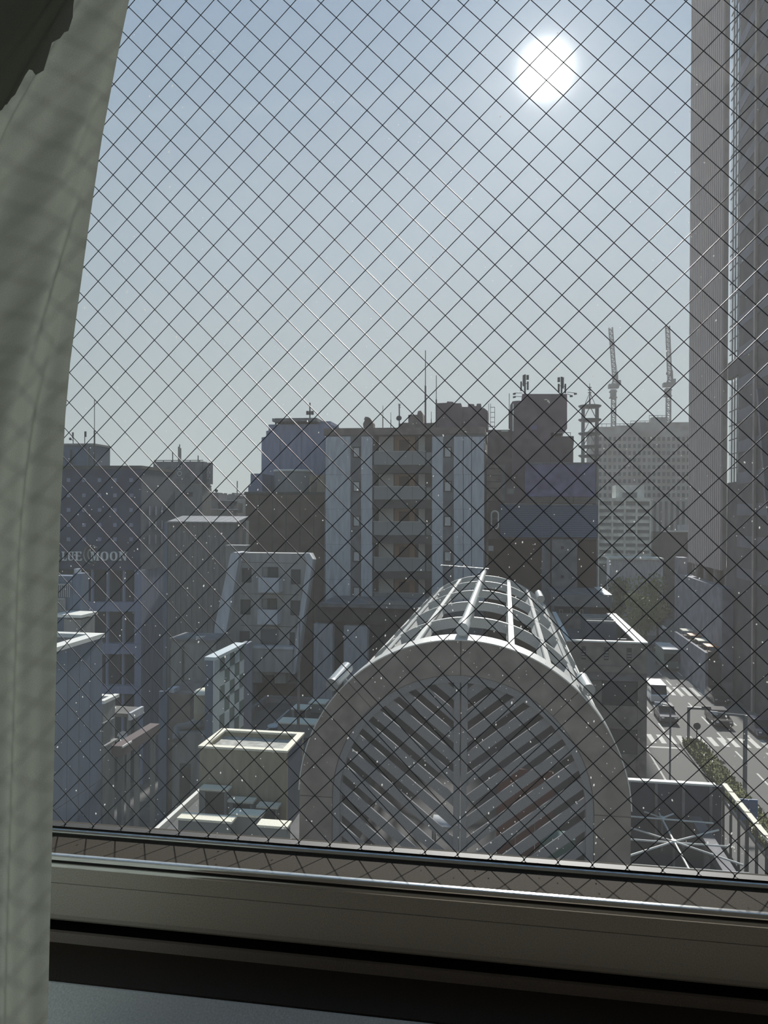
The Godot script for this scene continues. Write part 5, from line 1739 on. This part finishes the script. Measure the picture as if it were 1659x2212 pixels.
# ---------------------------------------------------------------- street furniture, cars, trees
func car(label: String, u: float, v: float, paint: Material, kind: String) -> void:
	var c := PY(u, v, 0.02)
	var o := thing("car" if kind == "car" else kind, label, kind, Vector3(c.x, 0.02, c.z), "vehicles on the street")
	var y := 0.02
	var w := 0.86
	var l := 2.1
	var low: Array
	var cab: Array
	var roof := 1.44
	if kind == "car":
		low = [[-l, 0.28], [l, 0.28], [l, 0.62], [l - 0.15, 0.72], [1.15, 0.9], [-1.85, 0.95], [-l, 0.8]]
		cab = [[1.1, 0.9], [0.4, 1.38], [-1.2, 1.40], [-1.9, 0.95]]
	elif kind == "van":
		w = 0.92
		roof = 2.0
		low = [[-l, 0.3], [l, 0.3], [l, 0.95], [1.9, 1.05], [-l, 1.05]]
		cab = [[1.9, 1.05], [1.3, 1.95], [-l, 1.97], [-l, 1.05]]
	else:
		w = 1.05
		l = 3.0
		roof = 3.0
		low = [[-l, 0.45], [l, 0.45], [l, 1.2], [-l, 1.2]]
		cab = [[l, 1.2], [2.75, 2.95], [-l, 2.95], [-l, 1.2]]
	var f := func(a: Array) -> Array: return a.map(func(q): return [c.z + q[0], y + q[1]])
	prof(o, "body", f.call(low), c.x - w, c.x + w, paint)
	prof(o, "cabin", f.call(cab), c.x - w + 0.08, c.x + w - 0.08, M.glass_dark if kind != "truck" else paint)
	var r0: float = -1.2 if kind == "car" else -l
	var r1: float = 0.42 if kind == "car" else (1.32 if kind == "van" else 2.78)
	bx(o, "roof", c.x - w + 0.06, c.x + w - 0.06, y + roof - 0.06, y + roof, c.z + r0, c.z + r1, paint if kind == "car" else M.car_white)
	if kind == "truck":
		bx(o, "windscreen", c.x - 0.9, c.x + 0.9, y + 1.4, y + 2.4, c.z + 2.9, c.z + 3.0, M.glass_dark)
	for sx in [-1.0, 1.0]:
		for sz in [-0.62, 0.62]:
			var p := Vector3(c.x + sx * (w - 0.1), y + 0.31, c.z + sz * l)
			cyl(o, "wheel", p - Vector3(0.1, 0, 0), p + Vector3(0.1, 0, 0), 0.31, M.tyre, 14)
		bx(o, "headlamp", c.x + sx * (w - 0.36), c.x + sx * (w - 0.1), y + 0.55, y + 0.68, c.z + l - 0.02, c.z + l + 0.03, M.headlamp)
func tree(label: String, x: float, z: float, h: float, r: float, m: Material, sd: int) -> void:
	var o := thing("street_tree", label, "tree", Vector3(x, 0, z), "street trees")
	cyl(o, "trunk", Vector3(x, 0, z), Vector3(x, h * 0.6, z), 0.22, M.trunk, 10, 0.12)
	var g := RandomNumberGenerator.new()
	g.seed = sd
	var blobs := []
	for i in 9:
		var a := g.randf() * TAU
		blobs.append([Vector3(cos(a) * r * 0.5 * g.randf(), h * g.randf_range(0.42, 0.85), sin(a) * r * 0.5 * g.randf()), r * g.randf_range(0.42, 0.62)])
	for i in 4:
		var q: Array = blobs[i]
		var e: Vector3 = q[0]
		bar(o, "branch", Vector3(x, h * 0.4, z), Vector3(x, 0, z) + e, 0.1, 0.1, M.trunk)
	var mm := MultiMesh.new()
	mm.transform_format = MultiMesh.TRANSFORM_3D
	mm.mesh = leaf_mesh(0.26, m)
	mm.instance_count = 2600
	for i in 2600:
		var q: Array = blobs[i % 9]
		var rad: float = q[1]
		var d: Vector3 = Vector3(g.randfn(), g.randfn(), g.randfn()).normalized() * rad * pow(g.randf(), 0.4)
		var ctr: Vector3 = q[0]
		mm.set_instance_transform(i, Transform3D(Basis.from_euler(Vector3(g.randf() * TAU, g.randf() * TAU, 0)), ctr + d))
	var f := MultiMeshInstance3D.new()
	f.name = "foliage"
	f.multimesh = mm
	f.set_meta("kind", "stuff")
	o.add_child(f)
func lamp(label: String, u: float, vb: float, vt: float, arm: float, m: Material, r: float) -> void:
	var b := PY(u, vb, 0.02)
	var D := -b.z
	var top := P(u, vt, D)
	top = Vector3(b.x, top.y, b.z)
	var o := thing("street_lamp", label, "street lamp", b, "street lamps")
	cyl(o, "pole", b, top, r, m, 10)
	var e := top + Vector3(arm, 0.05, 0)
	cyl(o, "arm", top - Vector3(0, 0.05, 0), e, r * 0.6, m, 8)
	bar(o, "head", e, e + Vector3(signf(arm) * 0.6, 0.02, 0), 0.14, 0.26, M.pale)
func street() -> void:
	car("dark blue car with bright windscreen nearest the crossing on the left lanes", 1437, 1553, M.car_dark, "car")
	car("silver-roofed dark car right of the median near the crossing", 1552, 1562, M.car_black, "car")
	car("blue car at the far right edge of the street", 1642, 1584, M.car_blue, "car")
	car("white-fronted van beside the grey corner building", 1417, 1512, M.car_white, "van")
	car("black car in the shade by the podium", 1549, 1514, M.car_black, "car")
	car("green truck with pale roof further up the street", 1440, 1442, M.car_green, "truck")
	car("white van parked on the sidewalk side below the wide eave", 1334, 1338, M.car_white, "van")
	car("small dark car half hidden under the trees", 1418, 1402, M.car_dark, "car")
	var plaza := struct("plaza", "sunlit pale plaza at the far left of the street", Vector3(14, 0, -150))
	bx(plaza, "paving", 8.6, 30, 0.0, 0.10, -150, -190, M.coping)
	tree("olive street tree nearest the camera at the end of the street", 20.3, -121, 9.5, 3.2, M.leaf_olive, 5)
	tree("tall olive street tree in the middle of the group", 22.6, -130, 13.0, 3.8, M.leaf_olive, 6)
	tree("dark street tree left in the group", 19.4, -136, 11.0, 3.0, M.leaf_dark, 7)
	tree("dark street tree at the right of the group by the podium", 25.0, -133, 8.5, 2.4, M.leaf_dark, 8)
	lamp("tall thin street lamp rising before the left lanes", 1447, 1700, 1523, -0.6, M.steel, 0.07)
	lamp("thick grey street lamp at the end of the hedge", 1609, 1712, 1545, -2.0, M.steel, 0.16)
	lamp("far street lamp left of the trees", 1333, 1345, 1243, -1.0, M.rail_metal, 0.10)
	lamp("far street lamp with arm in front of the trees", 1374, 1352, 1262, -1.2, M.rail_metal, 0.09)
	var g := thing("sign_gantry", "dark goal-shaped sign gantry at the head of the hedge", "gantry", PY(1487, 1603, 0.02))
	var gb := PY(1487, 1603, 0.02)
	var Dg := -gb.z
	var gy := P(1487, 1529, Dg).y
	cyl(g, "post", gb, Vector3(gb.x, gy, gb.z), 0.13, M.steel, 10)
	var ge := P(1536, 1531, Dg)
	bar(g, "beam", Vector3(gb.x - 0.1, gy, gb.z), Vector3(ge.x, gy, gb.z), 0.3, 0.2, M.steel)
	fb(g, "sign_box", 1516, 1526, 1536, 1534, Dg - 0.15, 0.12, M.black_metal)
	var rs := thing("round_road_sign", "round dark road sign on a thin post over the hedge", "sign", PY(1505, 1612, 0.2))
	var rb := PY(1505, 1612, 0.2)
	var rc := P(1505, 1568, -rb.z)
	cyl(rs, "post", rb, Vector3(rb.x, rc.y, rb.z), 0.05, M.steel, 8)
	cyl(rs, "disc", Vector3(rb.x, rc.y, rb.z + 0.05), Vector3(rb.x, rc.y, rb.z + 0.09), 0.32, M.black_metal, 20)
